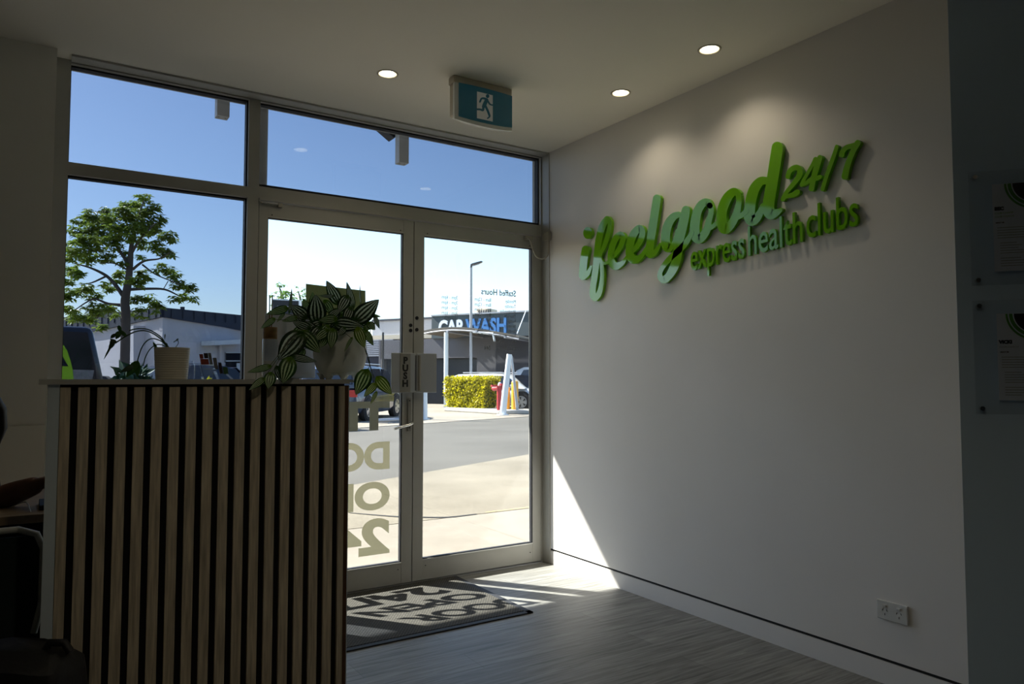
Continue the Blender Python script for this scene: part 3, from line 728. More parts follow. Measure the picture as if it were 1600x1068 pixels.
# ------------------------------------------------------------------ reception counter
hd = math.radians(92.76); CU = Vector((math.sin(hd), math.cos(hd), 0)); CB = Vector((-CU.y, CU.x, 0))   # along, towards the window
PR = at(545, 592, 2.60); PR.z = 0
def col_x(x):    # distance along the counter front seen at image column x
    d = ray(x, 592); d = Vector((d.x, d.y)); p = Vector((PR.x-CAM.x, PR.y-CAM.y)); u = Vector((CU.x, CU.y))
    det = d.x*(-u.y)+u.x*d.y; return (d.x*(-p.y)+p.x*d.y)/det*-1 if False else ((p.x*d.y-p.y*d.x)/(u.y*d.x-u.x*d.y))
S0 = col_x(75.0); S1 = 0.0; SL = col_x(94.0)
def CP(s, bk, z): return PR + CU*s + CB*bk + Vector((0, 0, z))
def cbox(mb, s0, s1, b0, b1, z0, z1):
    return mb.add([CP(s0,b0,z0),CP(s1,b0,z0),CP(s1,b1,z0),CP(s0,b1,z0),CP(s0,b0,z1),CP(s1,b0,z1),CP(s1,b1,z1),CP(s0,b1,z1)], [(0,3,2,1),(4,5,6,7),(0,1,5,4),(1,2,6,5),(2,3,7,6),(3,0,4,7)])
TOPZ = 1.2085; TH = .0155; CD = .36
t = thing('reception_counter', 'tall reception counter faced with vertical oak battens on black felt', 'counter', CP(S0/2, .15, 0))
b = MB(); cbox(b, SL, -.012, .014, CD, 0.0, TOPZ-TH-.0005); build('carcass', b, 'black_felt', t)
b = MB(); cbox(b, S0, SL, 0, CD, 0.0, TOPZ-TH-.0003); build('end_panel', b, 'white_laminate', t, bevel=.001)
b = MB(); cbox(b, -.012, 0, .0, CD, 0.0, TOPZ-TH-.006); build('end_trim', b, 'edge_brown', t)
b = MB(); cbox(b, -.0005, .003, .002, CD, 0.0, TOPZ-TH-.006); build('end_face', b, 'white_laminate', t)
b = MB(); cbox(b, S0-.022, .0, -.012, CD+.02, TOPZ-TH, TOPZ); cbox(b, .0, .075, .16, CD+.02, TOPZ-TH*.75, TOPZ-.001); build('counter_top', b, 'grey_laminate', t)
an, bn, cn = None, None, None
xs_ = [122.6,152.4,182,209.9,238.4,265.2,292,318,343.6,368,392.6,416.3,440,463,485.6,507.8,530.4]
pitch = (col_x(530.4)-col_x(122.6))/16
for i in range(-1, 17):
    s = col_x(530.4)-pitch*(16-i); e = s+pitch*.62
    if i == -1: s = SL+.001
    if i == 16: e = min(e, -.013)
    b = MB(); cbox(b, s, e, 0, .014, 0.0, TOPZ-TH-.008); build('batten', b, 'slat_oak', t, bevel=.0012)

def cpx(x, y, bk):       # point on the vertical plane standing bk behind the counter front
    d = ray(x, y); P0 = PR+CB*bk; tt = (P0-CAM).dot(CB)/d.dot(CB); return CAM+d*tt

# ---- peperomia in the footed pot
pc = cpx(531, 592, .17); pc.z = TOPZ
R = (cpx(571, 550, .17)-cpx(491, 550, .17)).length/2
hh = cpx(531, 520, .17).z-TOPZ; fz = cpx(531, 584, .17).z-TOPZ
t = thing('potted_peperomia', 'watermelon peperomia with silver striped leaves trailing from a grey footed bowl', 'plant', (pc.x, pc.y, TOPZ))
prof = [(R*.30, fz*.75), (R*.70, fz), (R*.90, fz+hh*.15), (R*1.0, fz+hh*.38), (R*.99, fz+hh*.6), (R*.93, hh*.93), (R*.90, hh), (R*.84, hh), (R*.84, hh*.9)]
pp = [q[:2] for q in catmull([(r_, z_) for r_, z_ in prof], 4)]
b = MB(); b.lathe((pc.x, pc.y, TOPZ), pp, 40)
pot = build('bowl', b, 'glaze_pot', t, smooth=True)
for k in range(7):
    a_ = math.radians(-100+k*360/7); fx, fy = pc.x+R*.66*math.cos(a_), pc.y+R*.66*math.sin(a_)
    b = MB(); b.lathe((fx, fy, TOPZ), [(.006, 0), (.0085, .002), (.013, fz*.55), (.022, fz*1.2)], 14); build('foot', b, 'glaze_pot', pot, smooth=True)
b = MB(); b.lathe((pc.x, pc.y, TOPZ), [(R*.84, hh*.88), (R*.84, hh*.90)], 28); build('soil', b, 'soil', t)

def leaf_mesh(base, tip, width, m, parent, side_tilt=0., droop=.12, cup=.10, name='leaf'):
    base = Vector(base); tip = Vector(tip); ax = tip-base; Lh = ax.length; ax.normalize()
    view = (CAM-(base+tip)/2).normalized()
    nrm = (view - ax*view.dot(ax)).normalized(); nrm = Matrix.Rotation(side_tilt, 3, ax) @ nrm; sd = ax.cross(nrm)
    nu, nv = 14, 8; vs = []; fs = []; uvs = []
    for i in range(nu+1):
        u = i/nu; wv = width*.5*(1.30*math.sin(math.pi*min(1, u)**.62)**.85*(1-u*.30) if 0 < u < 1 else 0)
        wv = width*.5*max(0, (math.sin(math.pi*u**.60))**.80)*(1 if u < .5 else 1-.12*(u-.5))
        back = -.10*width*(1-u)**6                                   # heart-shaped base
        for j in range(nv+1):
            v = -1+2*j/nv
            p = base+ax*(u*Lh - abs(v)*0 + back*abs(v)*3)+sd*(v*wv)+nrm*(cup*width*(abs(v)**1.6)*-.5*math.sin(math.pi*min(1, u+.05))-droop*Lh*(u-.5)**2)
            p += nrm*(.012*width*math.cos(v*math.pi*5))*math.sin(math.pi*u)
            vs.append(p); uvs.append((u, v))
    for i in range(nu):
        for j in range(nv):
            a_ = i*(nv+1)+j; fs.append((a_, a_+1, a_+nv+2, a_+nv+1))
    off = root_loc(parent); me = bpy.data.meshes.new(name); me.from_pydata([tuple(v-off) for v in vs], [], fs)
    ul = me.uv_layers.new(name='leaf')
    for lp in me.loops: ul.data[lp.index].uv = uvs[lp.vertex_index]
    me.materials.append(MATS[m]); me.polygons.foreach_set('use_smooth', [True]*len(me.polygons))
    o = bpy.data.objects.new(name, me); col.objects.link(o); o.parent = parent
    so_ = o.modifiers.new('thickness', 'SOLIDIFY'); so_.thickness = .0006
    return o
LV = [ # base, tip, width in enlarged-view pixels; depth behind the counter front; look
 (735,240,650,84,100,.16,'d',.2),(845,275,800,92,72,.18,'d',.5),(896,255,890,118,30,.20,'d',.9),(875,365,1033,219,150,.10,'d',0),(728,395,915,415,122,.07,'d',0),
 (585,372,572,184,150,.10,'d',0),(495,345,392,262,105,.12,'d',0),(362,285,215,327,66,.08,'g',0),(345,320,290,386,26,.10,'g',0),(432,352,328,379,46,.08,'g',0),
 (272,362,174,432,48,.06,'g',0),(522,430,405,380,78,.06,'d',0),(455,482,300,660,175,.015,'d',0),(478,470,607,609,120,.03,'g2',0),(480,585,458,642,60,.05,'g',0),
 (408,636,582,672,62,-.01,'d',0),(385,668,335,828,135,-.03,'g2',0),(243,704,76,750,52,-.03,'g',0),(245,768,226,868,92,-.035,'g2',0),(196,796,88,878,55,-.04,'g',0),
 (292,716,345,834,66,-.02,'d',.3),(694,448,684,578,90,.02,'g2',0),(715,362,597,372,78,.06,'g2',0),(655,448,560,520,80,.04,'g2',0),(880,440,928,572,92,.05,'l',0),
 (935,455,992,556,62,.06,'g',0),(1000,345,1035,432,42,.08,'d',.3),(975,335,1046,346,30,.10,'g',0),(800,205,735,318,95,.12,'d',0),(700,200,598,194,36,.12,'d',.4),
 (548,295,552,163,60,.20,'g',.3),(384,318,403,138,34,.14,'d',.5),(940,752,864,912,135,-.035,'g2',0),(1003,836,922,926,66,-.04,'l',0),(1028,798,1124,910,100,-.035,'l',0),
 (1014,892,972,978,34,-.045,'l',0),(835,495,778,602,30,.03,'g',.5),(600,432,530,525,95,.05,'d',0),(960,395,1004,442,64,.08,'g',0),(470,432,395,492,70,.06,'g2',0),
 (825,290,780,392,88,.09,'d',0),(605,398,505,438,86,.08,'d',0),(640,240,700,335,78,.14,'g',0),(680,340,755,292,66,.08,'d',0),(520,300,480,215,60,.2,'g',.2),
 (560,560,610,500,70,.06,'d',0),(640,500,600,570,70,.05,'g',0),(450,300,480,390,70,.14,'d',0),(880,420,960,460,70,.12,'d',0),(770,460,830,400,60,.10,'d',0),
 (620,470,540,450,80,.10,'d',0),(720,300,690,390,80,.13,'d',0),(560,450,500,380,80,.08,'d',0),(700,430,760,370,80,.09,'d',0),(820,440,880,380,80,.09,'d',0),(610,330,560,290,80,.12,'d',0),(830,350,900,300,80,.13,'d',0),(760,330,830,270,70,.14,'g',0),(480,380,430,330,70,.13,'d',0),(930,430,1010,390,55,.1,'g',0),(660,420,610,480,75,.05,'g',0),(780,430,740,480,60,.06,'d',0),(900,400,960,350,60,.12,'d',0),(540,330,500,270,70,.15,'d',0),(930,330,1000,290,50,.12,'d',.3),(440,540,470,600,50,.08,'g',0),(500,420,440,470,80,.10,'d',0)]
KM = {'d': 'peperomia_dark', 'g': 'peperomia_green', 'g2': 'peperomia_green', 'l': 'peperomia_lime'}
crown = Vector((pc.x, pc.y, TOPZ+hh*.95)); random.seed(4)
for (bx, by, tx, ty, wd, bk, kd, tl) in LV:
    p0 = cpx(370+bx/4.644, 420+by/4.644, bk); p1 = cpx(370+tx/4.644, 420+ty/4.644, bk-.012)
    wpx = (cpx(400+wd/4.644, 500, bk)-cpx(400, 500, bk)).length
    lf = leaf_mesh(p0, p1, wpx, KM[kd], t, side_tilt=tl*1.2*(1 if random.random() < .5 else -1)+random.uniform(-.15, .15))
    src = crown + Vector((random.uniform(-.5, .5)*R, random.uniform(-.5, .5)*R, -.01))
    mid = (src+p0)/2 + Vector((0, 0, .02)) + CB*-.01
    if bx > 850 and by > 700:
        st = cpx(370+925/4.644, 420+560/4.644, .03); src = st; mid = cpx(370+(965 if bx < 960 else 985)/4.644, 420+(680 if bx < 960 else 760)/4.644, 0)
    elif by > 600: mid = Vector((p0.x*.6+src.x*.4, p0.y*.6+src.y*.4, src.z+.0)) + CB*-.03
    b = MB(); pts = [Vector(q) for q in catmull([tuple(src), tuple(mid), tuple(p0+(p1-p0)*.05)], 5)]
    b.tube(pts, .0011, 6); build('stalk', b, 'stem', lf, smooth=True)

# ---- ribbed pot with the drooping plant
qc = cpx(268, 592, .12); qc.z = TOPZ; rw = (cpx(296, 560, .12)-cpx(240, 560, .12)).length/2; rh = cpx(268, 543, .12).z-TOPZ
t = thing('potted_plant', 'wilting long-stemmed plant arching out of a cream ribbed cylinder pot', 'plant', (qc.x, qc.y, TOPZ))
prof = [(rw*.90, 0)]
for k in range(14):
    z = rh*(k+.2)/14; r_ = rw*(.90+.10*(k/13)); prof += [(r_, z), (r_*1.012, z+rh*.25/14), (r_*1.012, z+rh*.55/14), (r_, z+rh*.75/14)]
prof += [(rw*1.0, rh), (rw*.93, rh), (rw*.92, rh*.9)]
b = MB(); b.lathe((qc.x, qc.y, TOPZ), prof, 40); build('ribbed_cylinder_pot', b, 'ribbed_pot', t, smooth=True)
b = MB(); b.lathe((qc.x, qc.y, TOPZ), [(rw*.92, rh*.88), (rw*.92, rh*.91)], 28); build('soil', b, 'soil', t)
def q3(x, y, bk=.10): return cpx(140+x/6.15, 490+y/6.15, bk)
for P, r_ in (([(748, 330), (700, 240), (640, 190), (560, 150), (470, 142), (380, 160)], .0020), ([(748, 330), (705, 262), (620, 195), (530, 162), (440, 172), (350, 215), (260, 272)], .0021),
          ([(750, 330), (700, 270), (610, 238), (545, 265), (495, 340), (455, 470)], .0018), ([(752, 332), (700, 300), (640, 298), (580, 340), (535, 420), (515, 500)], .0016), ([(820, 330), (852, 285), (845, 255), (815, 268)], .0010)):
    b = MB(); b.tube([Vector(q) for q in catmull([tuple(q3(x, y)) for x, y in P], 6)], r_, 8); build('long_stem', b, 'leaf_dark', t, smooth=True)
b = MB(); b.tube([q3(755, 335), q3(735, 290), q3(700, 260)], [.005, .004, .0015], 8); build('crown', b, 'leaf_dark', t, smooth=True)
for (bx, by, tx, ty, wd, mm) in ((300, 180, 230, 210, 55, 'leaf_plain'), (285, 190, 250, 245, 50, 'leaf_plain'), (280, 120, 300, 185, 40, 'leaf_plain'), (240, 200, 200, 235, 40, 'leaf_dark'), (250, 275, 195, 240, 45, 'leaf_dark'),
                               (230, 270, 180, 350, 50, 'leaf_dark'), (205, 310, 135, 440, 22, 'leaf_dark'), (205, 260, 210, 330, 30, 'leaf_dark'), (640, 325, 608, 268, 30, 'leaf_plain'), (345, 210, 290, 150, 40, 'leaf_plain'),
                               (455, 470, 350, 610, 90, 'leaf_plain'), (455, 470, 460, 610, 70, 'leaf_plain'), (430, 500, 290, 560, 60, 'leaf_dark'), (725, 195, 722, 250, 12, 'leaf_dark'), (850, 240, 825, 262, 16, 'leaf_dark'), (820, 262, 806, 275, 12, 'leaf_dark')):
    leaf_mesh(q3(bx, by), q3(tx, ty), (q3(bx+wd, by)-q3(bx, by)).length, mm, t, side_tilt=.2)

# ---- reed diffuser
dc = cpx(421, 592, .22); dc.z = TOPZ; rr = (cpx(432.5, 560, .22)-cpx(410, 560, .22)).length/2
h1 = cpx(421, 529, .22).z-TOPZ; h2 = cpx(421, 511, .22).z-TOPZ; h3 = cpx(421, 461, .22).z
t = thing('reed_diffuser', 'ribbed clear bottle with wooden cap and two brown reed sticks', 'reed diffuser', (dc.x, dc.y, TOPZ))
n = 48; vs = []; fs = []
zz = [0, .004, h1*.97, h1]; rads = [.96, 1, 1, .93]
for z_, q_ in zip(zz, rads):
    for k in range(n):
        a_ = 2*math.pi*k/n; r_ = rr*q_*(1+.03*(1 if k % 4 < 2 else -1)); vs.append((dc.x+r_*math.cos(a_), dc.y+r_*math.sin(a_), TOPZ+z_))
for i in range(3):
    for k in range(n): fs.append((i*n+k, i*n+(k+1)%n, (i+1)*n+(k+1)%n, (i+1)*n+k))
fs += [tuple(range(n-1, -1, -1)), tuple(3*n+k for k in range(n))]
glass_mat('frosted_glass', (.80, .84, .88), 1.6, .25)
b = MB(); b.add(vs, fs); build('bottle', b, 'frosted_glass', t, smooth=True)
b = MB(); b.lathe((dc.x, dc.y, TOPZ), [(rr*.8, .004), (rr*.8, h1*.45)], 24); build('oil', b, 'plastic_white', t)
b = MB(); b.lathe((dc.x, dc.y, TOPZ), [(rr*.97, h1), (rr*.98, h1+.003), (rr*.98, h2-.002), (rr*.95, h2)], 32); build('wooden_cap', b, 'wood_cap', t, smooth=True)
for x in (421.7, 426.0):
    p1 = cpx(x-.3, 461, .22); b = MB(); b.tube([(dc.x+(p1.x-dc.x)*.7, dc.y+(p1.y-dc.y)*.7, TOPZ+h2-.01), p1], .0023, 8); build('reed_stick', b, 'reed', t)

# ---- small display seen from behind
a = cpx(414, 489, .30); e = cpx(492, 592, .30)
t = thing('tablet_display', 'pale grey back of a tablet display standing behind the peperomia', 'tablet', ((a.x+e.x)/2, (a.y+e.y)/2, TOPZ))
sa = (a-PR).dot(CU); se = (e-PR).dot(CU)
b = MB(); cbox(b, sa, se, .295, .303, TOPZ+.004, a.z); build('display_case', b, 'display_back', t, bevel=.003)
b = MB(); cbox(b, sa+.06, se-.06, .300, .345, TOPZ, TOPZ+.006); cbox(b, sa+.08, se-.08, .303, .312, TOPZ+.004, TOPZ+.09); build('stand', b, 'plastic_white', t)

# ---- business card holder with its card stacks
ca = cpx(313, 592, .10); ca.z = TOPZ
t = thing('card_holder', 'clear stepped acrylic business card holder on the counter', 'card holder', (ca.x, ca.y, TOPZ))
def c3(x, y, bk): return cpx(300+x/10.68, 500+y/10.68, bk)
steps = [(150, 740, 330, 990, .05), (235, 810, 440, 990, .07), (345, 890, 520, 990, .09), (430, 950, 680, 990, .11)]
for (x0, y0, x1, y1, bk) in ((150, 745, 345, 760, .06), (235, 820, 440, 832, .06), (345, 895, 530, 905, .06)):
    p0, p1 = c3(x0, y0, bk), c3(x1, y0, bk); b = MB(); b.prism([p0, p1, p1+CB*.035, p0+CB*.035], (0, 0, .0025)); build('shelf', b, 'acrylic', t)
for (x0, y0, x1, y1) in ((150, 745, 180, 990), (345, 760, 440, 990), (560, 870, 680, 990)):
    p = [c3(x0, y0, .06), c3(x0+22, y0, .06), c3(x1+22, y1, .06), c3(x1, y1, .06)]; b = MB(); b.prism(p, CB*.035); build('side_wall', b, 'acrylic', t)
cards = [((125, 565, 195, 640), 'card_red', .07, 'dark red business cards at the back left of the clear holder'), ((195, 548, 275, 635), 'card_dark', .07, 'black business cards in the tallest slot of the clear holder'),
         ((270, 545, 350, 740), 'card_grey', .09, 'grey business cards beside the black ones in the clear holder'), ((140, 645, 290, 740), 'card_red', .055, 'reddish business cards standing below the topmost slot'),
         ((350, 625, 440, 815), 'card_grey', .085, 'grey business cards in the second step of the clear holder'), ((440, 705, 520, 890), 'card_dark', .080, 'dark business cards in the third step of the clear holder'), ((515, 780, 610, 900), 'card_green', .075, 'green business cards in the lowest step of the clear holder')]
for (x0, y0, x1, y1), mm, bk, lb in cards:
    sl_ = (y1-y0)*.17
    p = [c3(x0, y0, bk), c3(x1-sl_, y0, bk), c3(x1, y1, bk), c3(x0+sl_, y1, bk)]; b = MB(); b.prism(p, CB*.010)
    o = build('business_card_stack', b, mm, loc=p[3]); tag(o, lb, 'business cards', 'business cards in the clear holder')
g0 = cpx(296, 592, .16); g0.z = TOPZ
b = MB(); gh = cpx(296, 563, .16).z-TOPZ; b.lathe((g0.x, g0.y, TOPZ), [(.013, 0), (.016, .004), (.016, gh*.75), (.012, gh*.85), (.013, gh)], 20)
o = build('small_jar', b, 'frosted_glass', loc=(g0.x, g0.y, TOPZ), smooth=True); tag(o, 'little grey glass jar between the ribbed pot and the card holder', 'jar')

# ------------------------------------------------------------------ staff side: desk, chair, person, bag
dz = .735
p0 = at(-140, 592, 3.0); 
t = thing('desk', 'low wooden desk behind the left end of the reception counter', 'desk', (-2.85, -.62, 0))
b = MB(); b.prism([(-3.9, -.46, dz-.03), (-2.97, -.46, dz-.03), (-2.97, -.86, dz-.03), (-1.95, -.86, dz-.03), (-1.95, -.06, dz-.03), (-3.9, -.06, dz-.03)], (0, 0, .03)); build('desk_top', b, 'desk_wood', t, bevel=.002)
b = MB(); b.box(-2.955, -2.50, -.80, -.32, .02, dz-.031); dd = build('drawer_unit', b, 'black', t, bevel=.003)
for k in range(3):
    b = MB(); b.box(-2.945, -2.51, -.815, -.801, .06+k*.21, .25+k*.21); build('drawer', b, 'cloth_black', dd, bevel=.002)
for x in (-3.88, -1.99):
    b = MB(); b.box(x-.02, x+.02, -.44, -.08, 0, dz-.031); build('leg', b, 'black', t)
t = thing('charging_cable', 'thin pale cable with a small white plug dangling beside the arm', 'cable', at(52, 812, 2.62))
b = MB(); P = [at(20, 790, 2.75), at(40, 784, 2.68), at(47, 796, 2.62), at(50, 806, 2.62)]; b.tube([Vector(q) for q in catmull([tuple(q) for q in P], 6)], .0018, 6); build('wire', b, 'plastic_white', t, smooth=True)
b = MB(); q = at(50, 806, 2.62); b.box(q.x-.009, q.x+.009, q.y-.006, q.y+.006, q.z-.030, q.z); build('plug', b, 'plastic_white', t, bevel=.002)

# office chair
cx, cy = -3.125, -.92
t = thing('office_chair', 'office chair with pale frame round a dark mesh back, left of the counter', 'chair', (cx, cy, 0))
zt_ = at(40, 826, 2.40).z; xr_ = at(68, 860, 2.40).x; yb_ = at(40, 830, 2.40).y
wb = .40; xl_ = xr_-wb; zb_ = zt_-.34
fr = [(xl_+.02, zb_), (xl_, zb_+.10), (xl_, zt_-.07), (xl_+.02, zt_-.02), (xl_+.07, zt_), (xr_-.07, zt_), (xr_-.02, zt_-.02), (xr_, zt_-.07), (xr_, zb_+.10), (xr_-.02, zb_)]
b = MB(); b.tube([Vector((x, yb_, z)) for x, z in fr], .011, 12); build('back_frame', b, 'chair_white', t, smooth=True)
b = MB(); b.box(xl_+.012, xr_-.012, yb_-.004, yb_+.004, zb_, zt_-.022); build('back_mesh', b, 'chair_mesh', t)
b = MB(); b.box(xl_-.02, xr_+.0, yb_+.03, yb_+.46, .43, .50); build('seat', b, 'cloth_black', t, bevel=.025, smooth=True)
b = MB(); b.box(xl_+.16, xl_+.24, yb_-.01, yb_+.12, .40, zb_+.06); build('back_support', b, 'black', t, bevel=.01)
sx, sy = (xl_+xr_)/2, yb_+.24
b = MB(); b.tube([(sx, sy, .09), (sx, sy, .43)], .025, 14); build('gas_column', b, 'chrome', t, smooth=True)
for k in range(5):
    a_ = math.radians(20+72*k); ex, ey_ = sx+.26*math.cos(a_), sy+.26*math.sin(a_)
    b = MB(); b.tube([(sx, sy, .12), (ex, ey_, .075)], [.022, .014], 8); lg = build('leg', b, 'black', t, smooth=True)
    b = MB(); b.tube([(ex-.012*math.sin(a_), ey_+.012*math.cos(a_), .03), (ex+.012*math.sin(a_), ey_-.012*math.cos(a_), .03)], .03, 14); build('castor', b, 'black', lg, smooth=True)

def skin_obj(name, verts, edges, radii, m, parent, rootv=0, sub=2):
    off = root_loc(parent) if parent else Vector((0, 0, 0)); me = bpy.data.meshes.new(name)
    me.from_pydata([tuple(Vector(v)-off) for v in verts], edges, []); o = bpy.data.objects.new(name, me); col.objects.link(o)
    if parent: o.parent = parent
    sk = o.modifiers.new('skin', 'SKIN'); sk.use_smooth_shade = True
    for i, r_ in enumerate(radii):
        rr_ = r_ if hasattr(r_, '__len__') else (r_, r_); me.skin_vertices[0].data[i].radius = rr_
    me.skin_vertices[0].data[rootv].use_root = True
    sb = o.modifiers.new('sub', 'SUBSURF'); sb.levels = sub; sb.render_levels = sub
    me.materials.append(MATS[m]); return o
# seated person: pelvis on the chair, forearm reaching right over the desk
px_, py_ = -3.17, -.62
elb = at(-20, 785, 2.72); wr = at(66, 754, 2.72)
sh_r = Vector((elb.x-.06, elb.y-.03, elb.z+.29)); 
pel = Vector((px_, py_-.04, .56)); V = [pel, (px_, py_-.03, .74), (px_, py_-.01, .95), (px_, py_, 1.06), (px_+.01, py_+.01, 1.15), (px_+.02, py_+.04, 1.29),
     sh_r, elb, Vector(elb).lerp(wr, .5), wr, (px_-.18, py_, 1.05), (px_-.25, py_+.06, .82), (px_-.12, py_+.26, .80),
     (px_+.10, py_+.0, .53), (px_+.12, py_+.36, .52), (px_+.12, py_+.38, .12), (px_-.10, py_, .53), (px_-.12, py_+.36, .52), (px_-.12, py_+.38, .12), (px_+.12, py_+.50, .06), (px_-.12, py_+.50, .06), (px_-.04, py_+.34, .80)]
E_ = [(0,1),(1,2),(2,3),(3,4),(4,5),(3,6),(6,7),(7,8),(8,9),(3,10),(10,11),(11,12),(0,13),(13,14),(14,15),(0,16),(16,17),(17,18),(15,19),(18,20),(12,21)]
Rr = [(.15,.11),(.125,.095),(.15,.10),(.12,.085),(.05,.05),(.05,.05),(.060,.060),(.050,.050),(.046,.046),(.034,.032),(.058,.058),(.045,.045),(.028,.028),(.09,.085),(.062,.062),(.042,.042),(.09,.085),(.062,.062),(.042,.042),(.034,.03),(.034,.03),(.022,.02)]
t = thing('person', 'person in a black short-sleeved top seated at the left edge, forearm reaching behind the counter', 'person', (px_, py_, 0))
skin_obj('body', V, E_, Rr, 'skin', t)
# clothing over the body
skin_obj('top', [(px_, py_-.035, .60), (px_, py_-.03, .76), (px_, py_-.01, .95), (px_, py_, 1.055), (px_+.01, py_+.01, 1.12), tuple(sh_r), tuple(Vector(sh_r).lerp(elb, .55)), tuple(Vector(sh_r).lerp(elb, .98)), (px_-.18, py_, 1.05), (px_-.225, py_+.035, .90)],
         [(0,1),(1,2),(2,3),(3,4),(3,5),(5,6),(6,7),(3,8),(8,9)], [(.165,.12),(.14,.11),(.165,.115),(.135,.10),(.07,.07),(.072,.072),(.062,.062),(.052,.052),(.072,.072),(.064,.064)], 'cloth_black', t)
skin_obj('trousers', [(px_, py_-.04, .57), (px_+.10, py_, .535), (px_+.12, py_+.36, .525), (px_+.12, py_+.38, .13), (px_-.10, py_, .535), (px_-.12, py_+.36, .525), (px_-.12, py_+.38, .13)],
         [(0,1),(1,2),(2,3),(0,4),(4,5),(5,6)], [(.165,.12),(.10,.095),(.072,.072),(.054,.054),(.10,.095),(.072,.072),(.054,.054)], 'cloth_black', t)
for s_ in (-.12, .12):
    b = MB(); b.ball((px_+s_, py_+.45, .05), .05, (1, 2.5, .95), 14, 8); build('shoe', b, 'black', t, smooth=True)
hc = Vector((px_+.03, py_+.05, 1.325))
b = MB(); b.ball(hc, .10, (.78, .92, 1.18), 24, 16); hd_ = build('head', b, 'skin', t, smooth=True)
b = MB(); b.add([hc+Vector((-.012, .09, .01)), hc+Vector((.012, .09, .01)), hc+Vector((0, .118, -.022)), hc+Vector((0, .088, .04)), hc+Vector((0, .085, -.03))], [(0, 3, 2), (3, 1, 2), (0, 2, 4), (2, 1, 4)]); build('nose', b, 'skin', hd_, smooth=True)
for s in (-1, 1):
    b = MB(); b.ball(hc+Vector((s*.03, .083, .012)), .011, (1, .6, .7), 10, 6); build('eye', b, 'plastic_white', hd_, smooth=True)
    b = MB(); b.ball(hc+Vector((s*.078, .0, .0)), .024, (.35, .6, 1), 10, 8); build('ear', b, 'skin', hd_, smooth=True)
b = MB(); b.tube([hc+Vector((-.022, .086, -.055)), hc+Vector((0, .091, -.057)), hc+Vector((.022, .086, -.055))], .004, 8); build('mouth', b, 'tail_red', hd_, smooth=True)
b = MB(); b.ball(hc+Vector((0, -.018, .018)), .108, (.86, .95, 1.14), 24, 16); b.tube([hc+Vector((.02, -.10, .02)), hc+Vector((.08, -.12, -.08)), at(0, 640, 2.75), at(0, 668, 2.75), at(-6, 700, 2.75)], [.03, .035, .022, .024, .006], 14); build('hair', b, 'hair', t, smooth=True)
# the reaching hand: palm, four fingers of different length and a thumb
fw = (wr-elb).normalized(); lat = fw.cross(Vector((0, 0, 1))).normalized(); upn = lat.cross(fw)
palm = [wr-fw*.06, wr+fw*.02, wr+fw*.075]
skin_obj('palm', [tuple(q) for q in palm], [(0, 1), (1, 2)], [(.036, .034), (.038, .020), (.038, .013)], 'skin', t)
for k, (o_, ln) in enumerate(((-.030, .062), (-.010, .072), (.010, .068), (.028, .052))):
    k0 = wr+fw*.078+lat*o_; P = [k0-fw*.015, k0+fw*ln*.4-upn*.006, k0+fw*ln*.72-upn*.018, k0+fw*ln*.92-upn*.036]
    skin_obj('finger', [tuple(q) for q in P], [(0, 1), (1, 2), (2, 3)], [.0095, .009, .0082, .007], 'skin', t)
k0 = wr+fw*.02-lat*.028; skin_obj('thumb', [tuple(q) for q in (k0, k0+fw*.025-lat*.022-upn*.006, k0+fw*.052-lat*.030-upn*.018)], [(0, 1), (1, 2)], [.0125, .011, .008], 'skin', t)
b = MB(); kp = at(72, 745, 2.74); b.box(kp.x-.02, kp.x+.30, kp.y-.10, kp.y+.08, dz, dz+.018); o = build('keyboard', b, 'black', loc=(kp.x+.14, kp.y, dz), bevel=.003); tag(o, 'black keyboard on the desk under the reaching hand', 'keyboard')

# black bag on the floor, near left corner
D_ = 1.85; bl = at(-130, 1068, D_); br_ = at(124, 1068, D_); zt_ = at(90, 1012, D_).z
t = thing('backpack', 'black backpack standing on the floor in the near left corner', 'bag', ((bl.x+br_.x)/2, (bl.y+br_.y)/2, 0))
uu = (br_-bl); uu.z = 0; ww = uu.length; uu.normalize(); nn = Vector((-uu.y, uu.x, 0))
b = MB(); N1, N2 = 16, 14; vs = []; fs = []
for i in range(N1+1):
    v = i/N1; z = zt_*v*1.0
    rx = ww*.5*(1-.10*v**3); ry = .13*(1-.35*v**2)
    if i == N1: rx *= .86; ry *= .55
    for k in range(28):
        a_ = 2*math.pi*k/28; c_, s_ = math.cos(a_), math.sin(a_); e_ = .42
        X = math.copysign(abs(c_)**e_, c_)*rx; Y = math.copysign(abs(s_)**e_, s_)*ry
        vs.append((bl+br_)/2*1 + uu*X + nn*Y + Vector((0, 0, z - bl.z + .012*math.sin(X*18+1.0)*(v**3))))
for i in range(N1):
    for k in range(28): fs.append((i*28+k, i*28+(k+1)%28, (i+1)*28+(k+1)%28, (i+1)*28+k))
fs += [tuple(range(27, -1, -1)), tuple(N1*28+k for k in range(28))]
b.add(vs, fs); build('bag_body', b, 'bag_black', t, smooth=True)
m_ = (bl+br_)/2; m_ = Vector((m_.x, m_.y, 0)); 
b = MB(); b.tube([m_+uu*(ww*.28)+Vector((0, 0, zt_-.01)), m_+uu*(ww*.31)+Vector((0, 0, zt_+.012)), m_+uu*(ww*.40)+Vector((0, 0, zt_+.012)), m_+uu*(ww*.44)+Vector((0, 0, zt_-.012))], .010, 10); build('carry_handle', b, 'bag_black', t, smooth=True)
